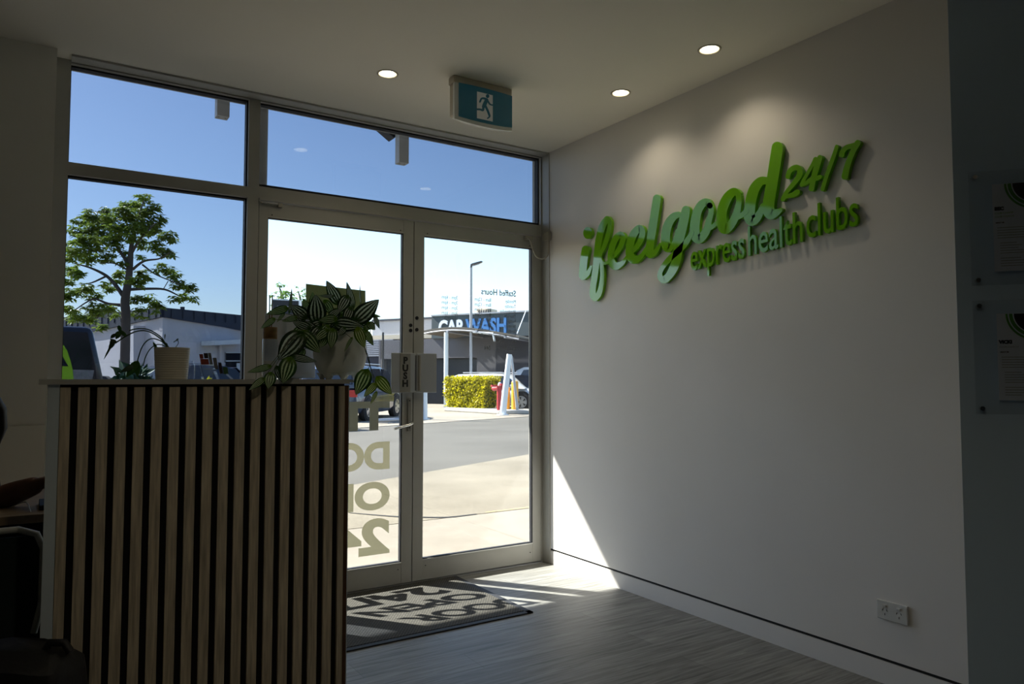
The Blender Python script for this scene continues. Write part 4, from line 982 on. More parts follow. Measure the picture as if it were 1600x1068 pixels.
b = MB(); b.add([m_+uu*x-nn*.145+Vector((0, 0, z)) for x, z in ((-ww*.36, .05), (ww*.36, .05), (ww*.34, zt_*.55), (-ww*.34, zt_*.55))]+[m_+uu*x-nn*.11+Vector((0, 0, z)) for x, z in ((-ww*.36, .05), (ww*.36, .05), (ww*.34, zt_*.55), (-ww*.34, zt_*.55))], [(0,1,2,3),(4,7,6,5),(0,4,5,1),(1,5,6,2),(2,6,7,3),(3,7,4,0)]); build('front_pocket', b, 'bag_black', t, bevel=.02, smooth=True)

# ------------------------------------------------------------------ outdoors: our building
b = MB(); b.box(-8, 6, .176, .21, H+.03, 4.2); b.box(.03, 6, .176, .21, -.02, H+.03); b.box(-8, -2.83, .176, .21, -.02, H+.03); struct('wall_outside', b, 'pale_render')
b = MB(); b.box(-8, 6, .21, 2.59, 3.62, 3.80); struct('trim_4', b, 'plastic_white')     # awning soffit
for (x, y, lb) in ((347, 184, 'white square steel hanger under the awning, left of the mullion'), (628, 256, 'white square steel hanger under the awning, above the doors')):
    q = on(x, y, 1, 1.8); t = thing('awning_hanger', lb, 'bracket', (q.x, q.y, 3.62), 'square steel hangers under the awning')
    b = MB(); b.box(q.x-.045, q.x+.045, 1.755, 1.845, q.z, 3.62); build('square_tube', b, 'frame_metal', t, bevel=.003)
    for dx in (-.025, .02):
        s = MB(); s.tube([(q.x+dx, 1.79, q.z-.003), (q.x+dx, 1.79, q.z+.003)], .006, 8); build('bolt', s, 'gasket', t)
q = on(603, 210, 1, 1.95)
t = thing('floodlight', 'dark angular floodlight under the awning beside the hanger above the doors', 'floodlight', (q.x, q.y, 3.62))
b = MB(); b.prism([(q.x-.10, 1.88, q.z+.05), (q.x+.05, 1.88, q.z-.045), (q.x+.11, 1.88, q.z+.04), (q.x+.07, 1.88, q.z+.09)], (0, .12, 0)); build('lamp_head', b, 'car_black', t, bevel=.004)
b = MB(); b.tube([(q.x+.04, 1.94, q.z+.05), (q.x+.04, 1.94, 3.62)], .012, 8); build('arm', b, 'car_black', t)
t = thing('awning_post', 'slim steel awning post outside in line with the mullion', 'post', (-1.60, 1.21, -.02))
b = MB(); b.tube([(-1.60, 1.21, -.02), (-1.60, 1.21, 3.62)], .05, 16); build('shaft', b, 'frame_metal_dark', t, smooth=True)
b = MB(); b.box(-1.67, -1.53, 1.14, 1.28, -.02, -.008); build('base_plate', b, 'frame_metal_dark', t)

# ---- ground
GZ = -.02
b = MB(); b.box(-60, 90, .176, 140, -.30, GZ-.012); struct('ground', b, 'asphalt')
def gpt(x, y, z=GZ): return on(x, y, 2, z)
sA = gpt(545, 803); sB = gpt(828, 801)
e0 = gpt(545, 754); e1 = gpt(655, 739); e2 = gpt(828, 709); dv = (e2-e1).normalized()
eL = e1-dv*12; eR = e2+dv*12
b = MB(); b.prism([(-12, .176, GZ), (14, .176, GZ), (14, 1.86, GZ), (-12, 1.86, GZ)], (0, 0, -.2)); struct('pavement', b, 'apron_smooth')
b = MB(); xw = e1.x-dv.x*(e1.y-1.88)/dv.y; b.prism([(xw, 1.88, GZ), (14, 1.88, GZ), (eR.x, eR.y, GZ)], (0, 0, -.2)); struct('driveway', b, 'apron_rough')
b = MB(); b.prism([(.66, 1.90, GZ+.0005), (2.5, 1.90, GZ+.0005), (2.5, 1.93, GZ+.0005), (.66, 1.93, GZ+.0005)], (0, 0, .001)); o = struct('line_marking', b, 'yellow_line')
P = [gpt(x, y) for x, y in ((545, 801), (580, 804), (620, 807), (660, 808), (700, 808), (745, 803))]  # course of a thin dark strip laid on the pavement
b = MB(); Q = [Vector(q) for q in catmull([tuple(q) for q in P], 5)]
vs = []; fs = []
for i, q in enumerate(Q):
    w_ = .012+.02*math.sin(math.pi*i/(len(Q)-1)); vs += [(q.x, q.y-w_, GZ), (q.x, q.y+w_, GZ), (q.x, q.y-w_, GZ+.004), (q.x, q.y+w_, GZ+.004)]
for i in range(len(Q)-1):
    a_ = 4*i; c_ = a_+4; fs += [(a_+2, a_+3, c_+3, c_+2), (a_, a_+2, c_+2, c_), (a_+1, c_+1, c_+3, a_+3)]
b.add(vs, fs); o = build('strip', b, 'tyre', loc=Q[0]); tag(o, 'thin black strip curving across the pale pavement outside the doors', 'strip')
f0 = gpt(545, 667); f1 = gpt(663, 661); f2 = gpt(828, 650); dv2 = (f2-f1).normalized(); nv = Vector((-dv2.y, dv2.x, 0))
fa = f1-dv2*20; fb = f2+dv2*16
b = MB(); b.prism([(fa.x, fa.y, GZ), (fb.x, fb.y, GZ), (fb.x+nv.x*40, fb.y+nv.y*40, GZ), (fa.x+nv.x*40, fa.y+nv.y*40, GZ)], (0, 0, -.2)); struct('forecourt', b, 'forecourt')

# ---- car wash building
BU = Vector((.5, -.866, 0)); BN = Vector((-.866, -.5, 0))    # along its front (to the right), outward normal
B0 = ground(677, 36.0); 
def bw(s, off, z): return B0 + BU*s + BN*off + Vector((0, 0, z-GZ))
def bx_s(x, off=0):
    d = ray(x, 592); P0 = B0+BN*off; tt = (P0-CAM).dot(BN)/d.dot(BN); return (CAM+d*tt-B0).dot(BU)
def bz(x, y, off=0):
    d = ray(x, y); P0 = B0+BN*off; tt = (P0-CAM).dot(BN)/d.dot(BN); return (CAM+d*tt).z
def bbox(mb, s0, s1, o0, o1, z0, z1):
    return mb.add([bw(s0,o0,z0),bw(s1,o0,z0),bw(s1,o1,z0),bw(s0,o1,z0),bw(s0,o0,z1),bw(s1,o0,z1),bw(s1,o1,z1),bw(s0,o1,z1)], [(0,3,2,1),(4,5,6,7),(0,1,5,4),(1,2,6,5),(2,3,7,6),(3,0,4,7)])
t = thing('car_wash', 'grey car wash building with dark fascia and white and blue sign lettering', 'building', (B0.x, B0.y, GZ))
TOPB = bz(677, 494.4); F1 = bz(740, 527)
sL = bx_s(676); s775 = bx_s(775); sR = bx_s(870); sdo = bx_s(745); s600 = bx_s(560)
b = MB(); bbox(b, sL, sR, -8, .12, F1, TOPB); build('fascia', b, 'carwash_fascia', t)
b = MB(); bbox(b, sL, sR, -8, .18, TOPB, TOPB+.07); build('parapet_cap', b, 'galvanised', t)
dtop = bz(700, 559)
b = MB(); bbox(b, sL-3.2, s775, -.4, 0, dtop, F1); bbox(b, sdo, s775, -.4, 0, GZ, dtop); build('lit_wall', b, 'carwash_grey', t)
b = MB(); bbox(b, s775, sR, -.5, .02, GZ, F1); build('side_wall', b, 'carwash_dark', t)  # shaded stretch of the front, its shade put into a darker wall colour
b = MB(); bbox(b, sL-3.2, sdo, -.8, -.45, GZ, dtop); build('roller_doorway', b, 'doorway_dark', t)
b = MB(); bbox(b, bx_s(686), bx_s(692), -.44, -.42, bz(690, 580), bz(690, 569)); build('notice', b, 'carwash_grey', t)
b = MB(); bbox(b, sL-3.3, sL-3.1, -.4, .0, GZ, F1); build('pilaster', b, 'carwash_grey', t)
# left wing
zl = bz(600, 499.5)
b = MB(); bbox(b, s600-3, sL, -9, -5, GZ, bz(600, 499.5, -5)); build('rear_block', b, 'louvre', t)
b = MB(); bbox(b, s600-3, sL, -9.1, -4.9, bz(600, 501.5, -5), bz(600, 498.5, -5)); build('rear_parapet_cap', b, 'dark_cladding', t)
b = MB(); bbox(b, s600-3, sL-.02, -5, -1.2, bz(600, 530, -1.2), bz(600, 523.5, -1.2)); build('lean_to_roof', b, 'beige_roof', t)
zt0, zb0 = bz(600, 529, -1.2), bz(600, 556, -1.2)
b = MB(); nl = 9
for k in range(nl):
    z = zb0+(zt0-zb0)*k/nl; bbox(b, s600-3, sL-3.3, -1.32, -1.2, z, z+(zt0-zb0)/nl*.62)
build('louvre_screen', b, 'louvre', t)
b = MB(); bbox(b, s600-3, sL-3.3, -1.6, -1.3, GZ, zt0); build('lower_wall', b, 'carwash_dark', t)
for s, x0, x1, mm, y0 in (('CAR', 685, 726, 'sign_white', 524), ('WASH', 727, 791, 'sign_blue', 524)):
    vs, fs = text_geo(s, 1.0, 'LEFT', .035); X0 = min(v[0] for v in vs); X1 = max(v[0] for v in vs); Y0 = min(v[1] for v in vs); Y1 = max(v[1] for v in vs)
    a_, c_ = bx_s(x0, .16), bx_s(x1, .16); zb_, zt_ = bz(740, 513.5, .16)-.25, bz(740, 497.5, .16)
    b = MB(); extrude_geo(b, vs, fs, lambda x, y: bw(a_+(x-X0)/(X1-X0)*(c_-a_), .18, zb_+(y-Y0)/(Y1-Y0)*(zt_-zb_)), -BN*.06); build('lettering', b, mm, t)
b = MB(); bbox(b, bx_s(725), bx_s(743), -2.2, -1.2, TOPB, bz(735, 482.5, -1.2)); 
o = build('air_conditioner', b, 'beige_roof', t, bevel=.02)
b = MB()
for k in range(6): bbox(b, bx_s(725)+.12+k*.13, bx_s(725)+.17+k*.13, -1.2, -1.18, TOPB+.2, bz(735, 483, -1.2)-.08)
build('vent_grille', b, 'carwash_dark', o)
# canopy
OFF = 3.2
def cz(x, y): return bz(x, y, OFF)
arc = [(655, 517.5), (672, 514), (690, 511.5), (706, 510.5), (722, 510.8), (738, 512), (755, 514), (770, 516.5), (790, 520), (811, 524.5)]
b = MB(); vs = []; fs = []
for i, (x, y) in enumerate(arc):
    s = bx_s(x, OFF); z = cz(x, y)
    for (off, dz_) in ((OFF, 0), (.2, -.10), (.2, -.16), (OFF, -.08)): vs.append(bw(s, off, z+dz_))
for i in range(len(arc)-1):
    for k in range(4): fs.append((4*i+k, 4*i+(k+1) % 4, 4*i+4+(k+1) % 4, 4*i+4+k))
fs += [(0, 3, 2, 1), tuple(4*(len(arc)-1)+k for k in range(4))]
b.add(vs, fs); cp = thing('entrance_canopy', 'curved beige steel canopy on white posts in front of the car wash', 'canopy', bw(0, OFF, GZ))
build('curved_roof', b, 'canopy_sheet', cp, smooth=True)
b = MB(); P = [bw(bx_s(x, OFF), OFF+.02, cz(x, y)-.14) for x, y in arc]; b.tube([Vector(q) for q in P], .035, 8); build('edge_beam', b, 'galvanised', cp, smooth=True)
for x in (655, 700, 745, 790):
    s = bx_s(x, OFF); y = 512 if x < 750 else 520
    b = MB(); b.tube([bw(s, OFF+.1, cz(x, y)-.16), bw(s, .1, cz(x, y)-.24)], .06, 8); build('rafter', b, 'galvanised', cp)
b = MB(); b.tube([bw(bx_s(739, OFF), OFF, cz(741, 518)), bw(bx_s(770, OFF), OFF, cz(770, 521)), bw(bx_s(773, OFF), OFF, cz(773, 533))], .05, 8); build('hook_bracket', b, 'white_steel', cp, smooth=True)
b = MB(); b.tube([bw(bx_s(803, 1.5), .3, bz(803, 487, .3)), bw(bx_s(808, OFF), OFF, cz(808, 521))], .022, 8); build('tie_rod', b, 'white_steel', cp)
for x in (697,):
    p_ = bw(bx_s(x, OFF), OFF, GZ); b = MB(); b.tube([p_, Vector((p_.x, p_.y, cz(x, 519 if x == 697 else 520)))], .095, 16); build('post', b, 'white_steel', cp, smooth=True)
# free-standing poles
def pole(name, x, D, ytop, r_, m, lb, cat, xt=None, group=None, parts=None):
    g = ground(x, D); tp = at(xt if xt else x, ytop, D); t_ = thing(name, lb, cat, (g.x, g.y, GZ), group)
    b = MB(); b.tube([g, tp], [r_, r_*.8], 14); build('shaft', b, m, t_, smooth=True)
    b = MB(); b.tube([g, g+Vector((0, 0, .03))], r_*1.8, 14); build('base_flange', b, m, t_)
    return t_, tp
t, tp = pole('street_lamp', 736, 31.6, 418, .07, 'galvanised', 'tall slim street lamp rising behind the yellow hedge', 'street lamp')
b = MB(); b.tube([tp, at(737, 412.5, 31.6)], .05, 10); build('neck', b, 'car_black', t)
b = MB(); P = [at(x, y, 31.6) for x, y in ((736.5, 411.5), (745, 409), (752, 407.2), (755, 408.6), (750, 411), (741, 413.8))]; b.prism(P, Vector((.15, .35, 0))); build('lamp_head', b, 'car_black', t, bevel=.01)
pole('leaning_post', 785.5, 25.1, 553, .115, 'white_steel', 'thick white steel post leaning right at the corner of the kerb', 'post', xt=796)
t, tp = pole('brace_pole', 809, 26.3, 556, .055, 'galvanised', 'thin galvanised brace leaning left against the white post', 'pole', xt=799)
pole('short_post', 664, 22.3, 560, .085, 'white_steel', 'white post seen just right of the meeting stiles', 'post')
t, tp = pole('roof_mast', 598.5, 33.0, 519, .06, 'car_black', 'thin dark mast in front of the louvred screen', 'mast')
for x, D, y, lb in ((791.5, 26.9, 606, 'yellow bollard half hidden by the leaning white post'), (804.5, 26.7, 597, 'yellow bollard in front of the silver car wheel')):
    g = ground(x, D); tp = at(x, y, D); b = MB(); b.tube([g, tp], .13, 16); b.ball(tp, .13, (1, 1, .5), 16, 8); o = build('bollard', b, 'yellow_paint', loc=(g.x, g.y, GZ), smooth=True); tag(o, lb, 'bollard', 'yellow bollards on the kerb')
g = ground(780, 26.0)
t = thing('fire_hydrant', 'dark red hydrant standpipe with valves between hedge and white post', 'hydrant', (g.x, g.y, GZ))
b = MB(); tp = at(780, 603, 26.0); b.tube([g, tp], .085, 14); b.tube([g+Vector((0, 0, .0)), g+Vector((0, 0, .04))], .15, 14); build('standpipe', b, 'red_paint', t, smooth=True)
b = MB(); b.tube([at(771, 607, 26.5), at(786, 605, 26.0)], .085, 12); build('valve_arm', b, 'red_paint', t, smooth=True)
for x, y in ((772, 604), (786, 602)):
    q = at(x, y, 25.9); b = MB(); b.tube([q-RGT*.0+Vector((0, 0, .0)), q+Vector((0, 0, .07))], .12, 14); build('hand_wheel', b, 'red_paint', t)
b = MB(); b.ball(at(781, 600.5, 26.0), .07, (1, 1, 1.2), 10, 8); build('top_cap', b, 'white_steel', t, smooth=True)
# kerb island and hedge
k0 = ground(694, 28.4); k1 = ground(780, 25.7); k2 = ground(842, 25.9); k3 = ground(846, 26.9); k4 = ground(778, 27.9); k5 = ground(702, 29.9)
b = MB(); b.prism([k0, k1, k2, k3, k4, k5], (0, 0, .13)); o = build('kerb_island', b, 'concrete_kerb', loc=(k1.x, k1.y, GZ), bevel=.03); o['kind'] = 'structure'
hu = (ground(761, 27.4)-ground(692, 28.9)); hl = hu.length; hu.normalize(); hn = Vector((-hu.y, hu.x, 0))
if hn.dot(FWD) < 0: hn = -hn
hb = ground(692, 28.9); hz1 = at(700, 590, 28.9).z
t = thing('hedge', 'clipped yellow-green box hedge on the kerb island across the road', 'hedge', (hb.x+hu.x*hl/2, hb.y+hu.y*hl/2, GZ+.15))
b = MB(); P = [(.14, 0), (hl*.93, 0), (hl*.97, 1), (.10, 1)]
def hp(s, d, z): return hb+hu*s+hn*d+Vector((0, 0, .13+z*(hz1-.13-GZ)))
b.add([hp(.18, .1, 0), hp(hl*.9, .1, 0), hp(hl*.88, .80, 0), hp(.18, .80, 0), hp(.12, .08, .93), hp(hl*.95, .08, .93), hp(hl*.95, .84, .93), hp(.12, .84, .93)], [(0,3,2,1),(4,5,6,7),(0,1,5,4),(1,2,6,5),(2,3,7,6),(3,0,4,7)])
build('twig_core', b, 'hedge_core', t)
def leaves(name, gen, n, size, m, parent=None, asp=.45, loc=None, seed=1, jit=.5):
    rnd = random.Random(seed); vs = []; fs = []
    for _ in range(n):
        c = gen(rnd)
        if c is None: continue
        ax = Vector((rnd.gauss(0, 1), rnd.gauss(0, 1), rnd.gauss(0, 1)-.2)).normalized(); sd = ax.orthogonal().normalized(); sd = Matrix.Rotation(rnd.uniform(0, 6.28), 3, ax) @ sd
        s = size*rnd.uniform(1-jit, 1+jit); bq = len(vs); nn_ = ax.cross(sd)
        vs += [c, c+ax*s*.5+sd*s*asp*.5+nn_*s*.06, c+ax*s, c+ax*s*.5-sd*s*asp*.5+nn_*s*.06]; fs += [(bq, bq+1, bq+2, bq+3)]
    mb = MB(); mb.v = vs; mb.f = fs; return build(name, mb, m, parent, loc=loc, recalc=False)
def hgen(r):
    f = r.random(); z = r.random()
    if r.random() < .22 and z < .8 and .25 < (r.random()) : 
        return None
    fl = .04+.06*math.sin(z*9+f*20)
    if f < .22: return hp(r.uniform(.06, hl*.98), r.uniform(0, .88), 1.0+r.uniform(-.06, .04))
    if f < .82: 
        s = r.uniform(.05+.12*(1-z), hl*(.90+.08*z)); return hp(s, .04+r.uniform(-.05, .08)+.03*math.sin(s*7)*math.cos(z*8), z)
    if f < .91: return hp(.05+.12*(1-z)+r.uniform(-.04, .06), r.uniform(0, .86), z)
    return hp(hl*(.90+.08*z)+r.uniform(-.06, .04), r.uniform(0, .86), z)
leaves('foliage', hgen, 9000, .075, 'hedge_leaf', t, .6)

# ---- cars
def car(name, lb, org, ang, Lc, Wc, Hc, paint, suv=True, group=None):
    """org: ground point under the car's centre; ang: heading of its nose"""
    t = thing(name, lb, 'car', (org.x, org.y, GZ), group)
    M = Matrix.Translation((org.x, org.y, GZ)) @ Matrix.Rotation(ang, 4, 'Z')
    Rw = .34; xf, xr = Lc*.5-.88, -Lc*.5+.86
    lower = [(-.5, .34, .62, .80), (-.492, .30, .92, .92), (-.44, .24, 1.02, .97), (-.25, .22, 1.03, 1.), (0, .21, 1.02, 1.), (.22, .22, 1.01, 1.), (.38, .23, .97, .96), (.46, .26, .86, .88), (.495, .32, .70, .74)]
    def section(x, z0, z1, w):
        hw = Wc/2*w; pts = []
        for (a, c_) in ((-.92, 0), (-1, .18), (-1.0, .55), (-.95, .86), (-.84, 1), (0, 1.03), (.84, 1), (.95, .86), (1.0, .55), (1, .18), (.92, 0), (0, -.02)): pts.append((x, a*hw, z0+(z1-z0)*c_))
        return pts
    def loft(secs):
        vs = []; fs = []; n = 12
        for s in secs: vs += s
        for i in range(len(secs)-1):
            for k in range(n): fs.append((i*n+k, i*n+(k+1)%n, (i+1)*n+(k+1)%n, (i+1)*n+k))
        fs += [tuple(range(n)), tuple((len(secs)-1)*n+k for k in range(n-1, -1, -1))]; return vs, fs
    b = MB(); b.M = M; secs = [section(x*Lc, z0, z1*Hc/1.68, w_) for x, z0, z1, w_ in lower]; b.add(*loft(secs)); body = build('body', b, paint, t, smooth=True)
    zb = 1.0*Hc/1.68; zr = Hc
    gh = [(-.485, zb*.98, zb+.02, .86), (-.455, zb, zr*.90, .80), (-.38, zb, zr*.985, .76), (-.1, zb, zr, .77), (.08, zb, zr*.985, .76), (.17, zb, zr*.93, .77), (.33, zb*.97, zb+.01, .84)]
    def sec2(x, z0, z1, w):
        hw = Wc/2; pts = []
        for (a, c_) in ((-.97, 0), (-.955, .2), (-.91, .5), (-.84, .8), (-.74, .96), (0, 1.0), (.74, .96), (.84, .8), (.91, .5), (.955, .2), (.97, 0), (0, -.02)): pts.append((x, a*hw*(w/.77 if w > .77 else 1), z0+(z1-z0)*c_))
        return pts
    b = MB(); b.M = M; b.add(*loft([sec2(x*Lc, z0, z1, w_) for x, z0, z1, w_ in gh])); build('cabin', b, paint, body, smooth=True)
    for s in (-1, 1):
        wins = [[(.25, .10), (.155, .80), (.01, .84), (.01, .10)], [(-.01, .10), (-.01, .84), (-.20, .83), (-.215, .10)], [(-.235, .12), (-.22, .82), (-.37, .76), (-.42, .20)]]
        for wn in wins:
            b = MB(); b.M = M; hgt = zr-zb
            P = [(x*Lc, s*Wc/2*(.97-.13*z-.03*z*z+.012), zb+z*hgt) for x, z in wn]
            b.prism(P, (0, s*.012, 0)); build('side_window', b, 'car_glass', body)
        b = MB(); b.M = M; b.box(.205*Lc, .235*Lc, s*Wc*.5-.02 if s > 0 else s*Wc*.5-.18, s*Wc*.5+.18 if s > 0 else s*Wc*.5+.02, zb+.0, zb+.14); build('mirror', b, paint, body, bevel=.02)
        b = MB(); b.M = M; b.box(-.495*Lc-.01, -.47*Lc, min(s*Wc*.30, s*Wc*.46), max(s*Wc*.30, s*Wc*.46), zb*.72, zb*.93); build('tail_light', b, 'tail_red', body, bevel=.01)
        b = MB(); b.M = M; b.box(.455*Lc, .488*Lc, min(s*Wc*.26, s*Wc*.42), max(s*Wc*.26, s*Wc*.42), zb*.66, zb*.78); build('headlight', b, 'rim', body, bevel=.01)
        b = MB(); b.M = M; b.tube([(-.33*Lc, s*Wc*.36, zr+.03), (.08*Lc, s*Wc*.36, zr+.03)], .018, 8); build('roof_rail', b, 'rim', body)
        for xx in (xf, xr):
            b = MB(); b.M = M; y0 = s*(Wc/2-.20); y1 = s*(Wc/2+.01)
            b.tube([(xx, y0, Rw), (xx, y1, Rw)], Rw, 28); wh = build('wheel', b, 'tyre', t, smooth=True)
            b = MB(); b.M = M; b.tube([(xx, y1-s*.01, Rw), (xx, y1+s*.008, Rw)], Rw*.68, 24); rm = build('rim', b, 'rim', wh)
            b = MB(); b.M = M
            for k in range(5):
                a_ = 2*math.pi*k/5+.6; a2 = a_+.5; P = [(xx+Rw*.2*math.cos(a_), y1+s*.009, Rw+Rw*.2*math.sin(a_)), (xx+Rw*.6*math.cos(a_-.25), y1+s*.009, Rw+Rw*.6*math.sin(a_-.25)), (xx+Rw*.6*math.cos(a_+.25), y1+s*.009, Rw+Rw*.6*math.sin(a_+.25))]
                b.prism(P, (0, s*.003, 0))
            build('spoke_gaps', b, 'tyre', rm)
            b = MB(); b.M = M; b.tube([(xx, s*(Wc/2-.10), Rw+.02), (xx, s*(Wc/2-.004), Rw+.02)], Rw*1.2, 24); build('wheel_arch', b, 'tyre', body)
    b = MB(); b.M = M; hgt = zr-zb; P = [(.33*Lc+.008, -.40*Wc, zb+.03), (.33*Lc+.008, .40*Wc, zb+.03), (.18*Lc+.01, .355*Wc, zb+hgt*.86), (.18*Lc+.01, -.355*Wc, zb+hgt*.86)]; b.prism(P, (.012, 0, .012)); build('windscreen', b, 'car_glass', body)
    b = MB(); b.M = M; P = [(-.486*Lc-.01, -.38*Wc, zb+.10), (-.486*Lc-.01, .38*Wc, zb+.10), (-.455*Lc-.012, .35*Wc, zb+hgt*.80), (-.455*Lc-.012, -.35*Wc, zb+hgt*.80)]; b.prism(P, (-.014, 0, .0)); build('rear_window', b, 'car_glass', body)
    b = MB(); b.M = M; b.box(-.505*Lc-.005, -.49*Lc, -.26, .26, zb*.60, zb*.60+.12); build('number_plate', b, 'plate_white', body)
    return t
front = math.atan2(BU.y, BU.x)
sc0 = ground(815, 28.6)-BU*1.345-BN*.92; c0 = sc0; car('car', 'silver grey SUV parked behind the hedge and white post', Vector((c0.x, c0.y, GZ)), front, 4.45, 1.84, at(760, 583, 30.2).z-GZ, 'car_silver', group='cars parked across the road')
c0 = sc0-BN*2.5+BU*1.9; car('car', 'white SUV behind the silver one at the right edge of the door glass', Vector((c0.x, c0.y, GZ)), front, 4.7, 1.88, 1.80, 'car_white', group='cars parked across the road')
# dark SUV seen through the left leaf, tail towards us
c0 = ground(556, 23.2); car('car', 'dark navy SUV seen tail-on through the lettering of the left door', Vector((c0.x, c0.y, GZ)), math.radians(48), 4.4, 1.86, 1.66, 'car_navy', group='cars parked across the road')
g0 = gpt(586, 662); g1 = gpt(628, 660)
t = thing('wheel_stop_rail', 'low grey pipe rail on the ground beside the dark SUV', 'rail', (g0.x, g0.y, GZ))
b = MB(); b.tube([g0+Vector((0, 0, .09)), g1+Vector((0, 0, .09))], .05, 10); build('pipe', b, 'galvanised', t, smooth=True)
for f_ in (.03, .5, .97):
    q = g0.lerp(g1, f_); b = MB(); b.tube([q, q+Vector((0, 0, .09))], .03, 8); build('foot', b, 'galvanised', t)

# dark 4x4 close to the left window
Dj = 9.0; jr = at(167, 592, Dj); ju = Vector((math.cos(math.radians(180)), math.sin(math.radians(180)), 0))
def J(x, y, D=Dj): return at(x, y, D)
t = thing('off_roader', 'black boxy off-roader with dark window parked outside the left pane', 'car', (jr.x-.9, jr.y+1.6, GZ))
fwdj = Vector((-.12, .99, 0)).normalized(); sdj = Vector((-fwdj.y, fwdj.x, 0))     # nose away from us, side to the left
R0 = Vector((J(166, 592).x, J(166, 592).y, 0))     # rear right corner
ztopj = J(130, 511).z
def jp(s, f, z): return R0 + sdj*s + fwdj*f + Vector((0, 0, z))
def jbox(mb, s0, s1, f0, f1, z0, z1, tp=0.0):
    return mb.add([jp(s0,f0,z0),jp(s1,f0,z0),jp(s1,f1,z0),jp(s0,f1,z0),jp(s0+tp,f0,z1),jp(s1-tp,f0,z1),jp(s1-tp,f1-tp,z1),jp(s0+tp,f1-tp,z1)], [(0,3,2,1),(4,5,6,7),(0,1,5,4),(1,2,6,5),(2,3,7,6),(3,0,4,7)])
WJ = 1.80
b = MB(); jbox(b, 0, WJ, 0, 4.2, .45, 1.12); body = build('body', b, 'car_black', t, bevel=.06, smooth=True)
b = MB(); jbox(b, 0.0, WJ, 0, 2.3, 1.11, ztopj, .16); build('hard_top', b, 'car_black', body, bevel=.07, smooth=True)
def Q(x, y):
    d = ray(x, y); P0 = R0-fwdj*.012; tt = (P0-CAM).dot(fwdj)/d.dot(fwdj); return CAM+d*tt
zw0, zw1 = J(140, 588).z, J(140, 531).z
b = MB()
b.prism([Q(146, 590), Q(30, 590), Q(30, 529), Q(136, 531), Q(141, 536)], fwdj*.01); rwj = build('rear_window', b, 'hazy_glass', body)
# lime panel set at the left of the window
pn = [jp(.66, -.015, 1.0), jp(.66, -.010, 1.24), jp(.71, .0, 1.42), jp(.82, .02, 1.60), jp(1.4, .03, 1.66), jp(1.4, -.015, 1.0)]
P = [Q(30, 594), Q(115, 594), Q(113.5, 578), Q(110, 563), Q(105, 548), Q(99.5, 539), Q(93, 534), Q(30, 534)]
b = MB(); b.prism(P, -fwdj*.006); build('lime_panel', b, 'lime', body)
P = [Q(60, 543), Q(93, 547), Q(99, 559), Q(106.5, 572), Q(60, 570)]
b = MB(); b.prism([q-fwdj*.008 for q in P], -fwdj*.004); build('quarter_window', b, 'car_glass', body)
P = [Q(115, 594), Q(144, 594), Q(147, 578), Q(114, 577)]
b = MB(); b.prism(P, -fwdj*.006); build('number_panel', b, 'card_grey', body)
b = MB(); c_ = jp(.0, 1.2, 1.02); b.tube([jp(-.20, .9, .95), jp(.02, .9, .95)], .30, 28); sp_ = build('wheel_guard', b, 'tyre', body, smooth=True)
for (s, f) in ((-.02, .75), (WJ-.22, .75), (-.02, 3.3), (WJ-.22, 3.3)):
    b = MB(); b.tube([jp(s, f, .36), jp(s+.24, f, .36)], .38, 28); wh = build('wheel', b, 'tyre', t, smooth=True)
    b = MB(); b.tube([jp(s-.005, f, .36), jp(s+.02, f, .36)], .22, 20); build('rim', b, 'rim', wh)

# ---- pale building with dark cladding band, left
cD = 30.0; kc = ground(252, cD); pr = ground(384, 33.8); plf = ground(150, 33.0)
t = thing('warehouse', 'pale rendered warehouse with a dark cladding band behind the tree', 'building', (kc.x, kc.y, GZ))
zt = at(252, 480, cD).z; zf = at(252, 495, cD).z
dR = (pr-kc).normalized(); dL = (plf-kc).normalized()
kr = ground(402, 34.5); kl = kc+dL*16; zf2 = zf-.50
bk4 = kr+dL*16
b = MB(); b.prism([Vector((q.x, q.y, GZ)) for q in (kc, kr, bk4, kl)], (0, 0, zf-.55-GZ)); build('rendered_wall', b, 'pale_render', t)
def wallprism(a, c, z0a, z0c, z1a, z1c, th, out):
    return [a+Vector((0,0,z0a-GZ)), c+Vector((0,0,z0c-GZ)), c+Vector((0,0,z1c-GZ)), a+Vector((0,0,z1a-GZ))]
nR = Vector((dR.y, -dR.x, 0)); nR = nR if nR.dot(CAM-kc) > 0 else -nR
nL = Vector((dL.y, -dL.x, 0)); nL = nL if nL.dot(CAM-kc) > 0 else -nL
b = MB()
b.prism([Vector((q.x, q.y, 0))+Vector((0, 0, z)) for q, z in ((kc, zf-.55), (kl, zf-.55), (kl, zf-.5), (plf, zf-.38), (kc, zf))], -nL*.2)
b.prism([Vector((q.x, q.y, 0))+Vector((0, 0, z)) for q, z in ((kc+nR*.0, zf-.55), (kr, zf-.55), (kr, zf-.45), (kc+dR*5.2, zf-.45), (kc+dR*3, zf-.22), (kc, zf))], -nR*.2)
build('upper_wall', b, 'pale_render', t)
b = MB()
b.prism([Vector((q.x, q.y, 0))+Vector((0, 0, z)) for q, z in ((kc, zf), (kc+dR*3, zf-.22), (kc+dR*5.2, zf-.45), (kr, zf-.45), (kr, zt), (kc, zt))], nR*.12-nR*.0)
b.prism([Vector((q.x, q.y, 0))+Vector((0, 0, z)) for q, z in ((kc, zf), (plf, zf-.38), (kl, zf-.5), (kl, zt), (kc, zt))], nL*.12)
b.prism([Vector((q.x, q.y, zf)) for q in (kc-nR*.1-nL*.1, kr-nR*.1, bk4, kl-nL*.1)], (0, 0, zt-zf-.05))
build('cladding_band', b, 'dark_cladding', t)
for k in range(22):
    s = .4+k*.55; 
b = MB()
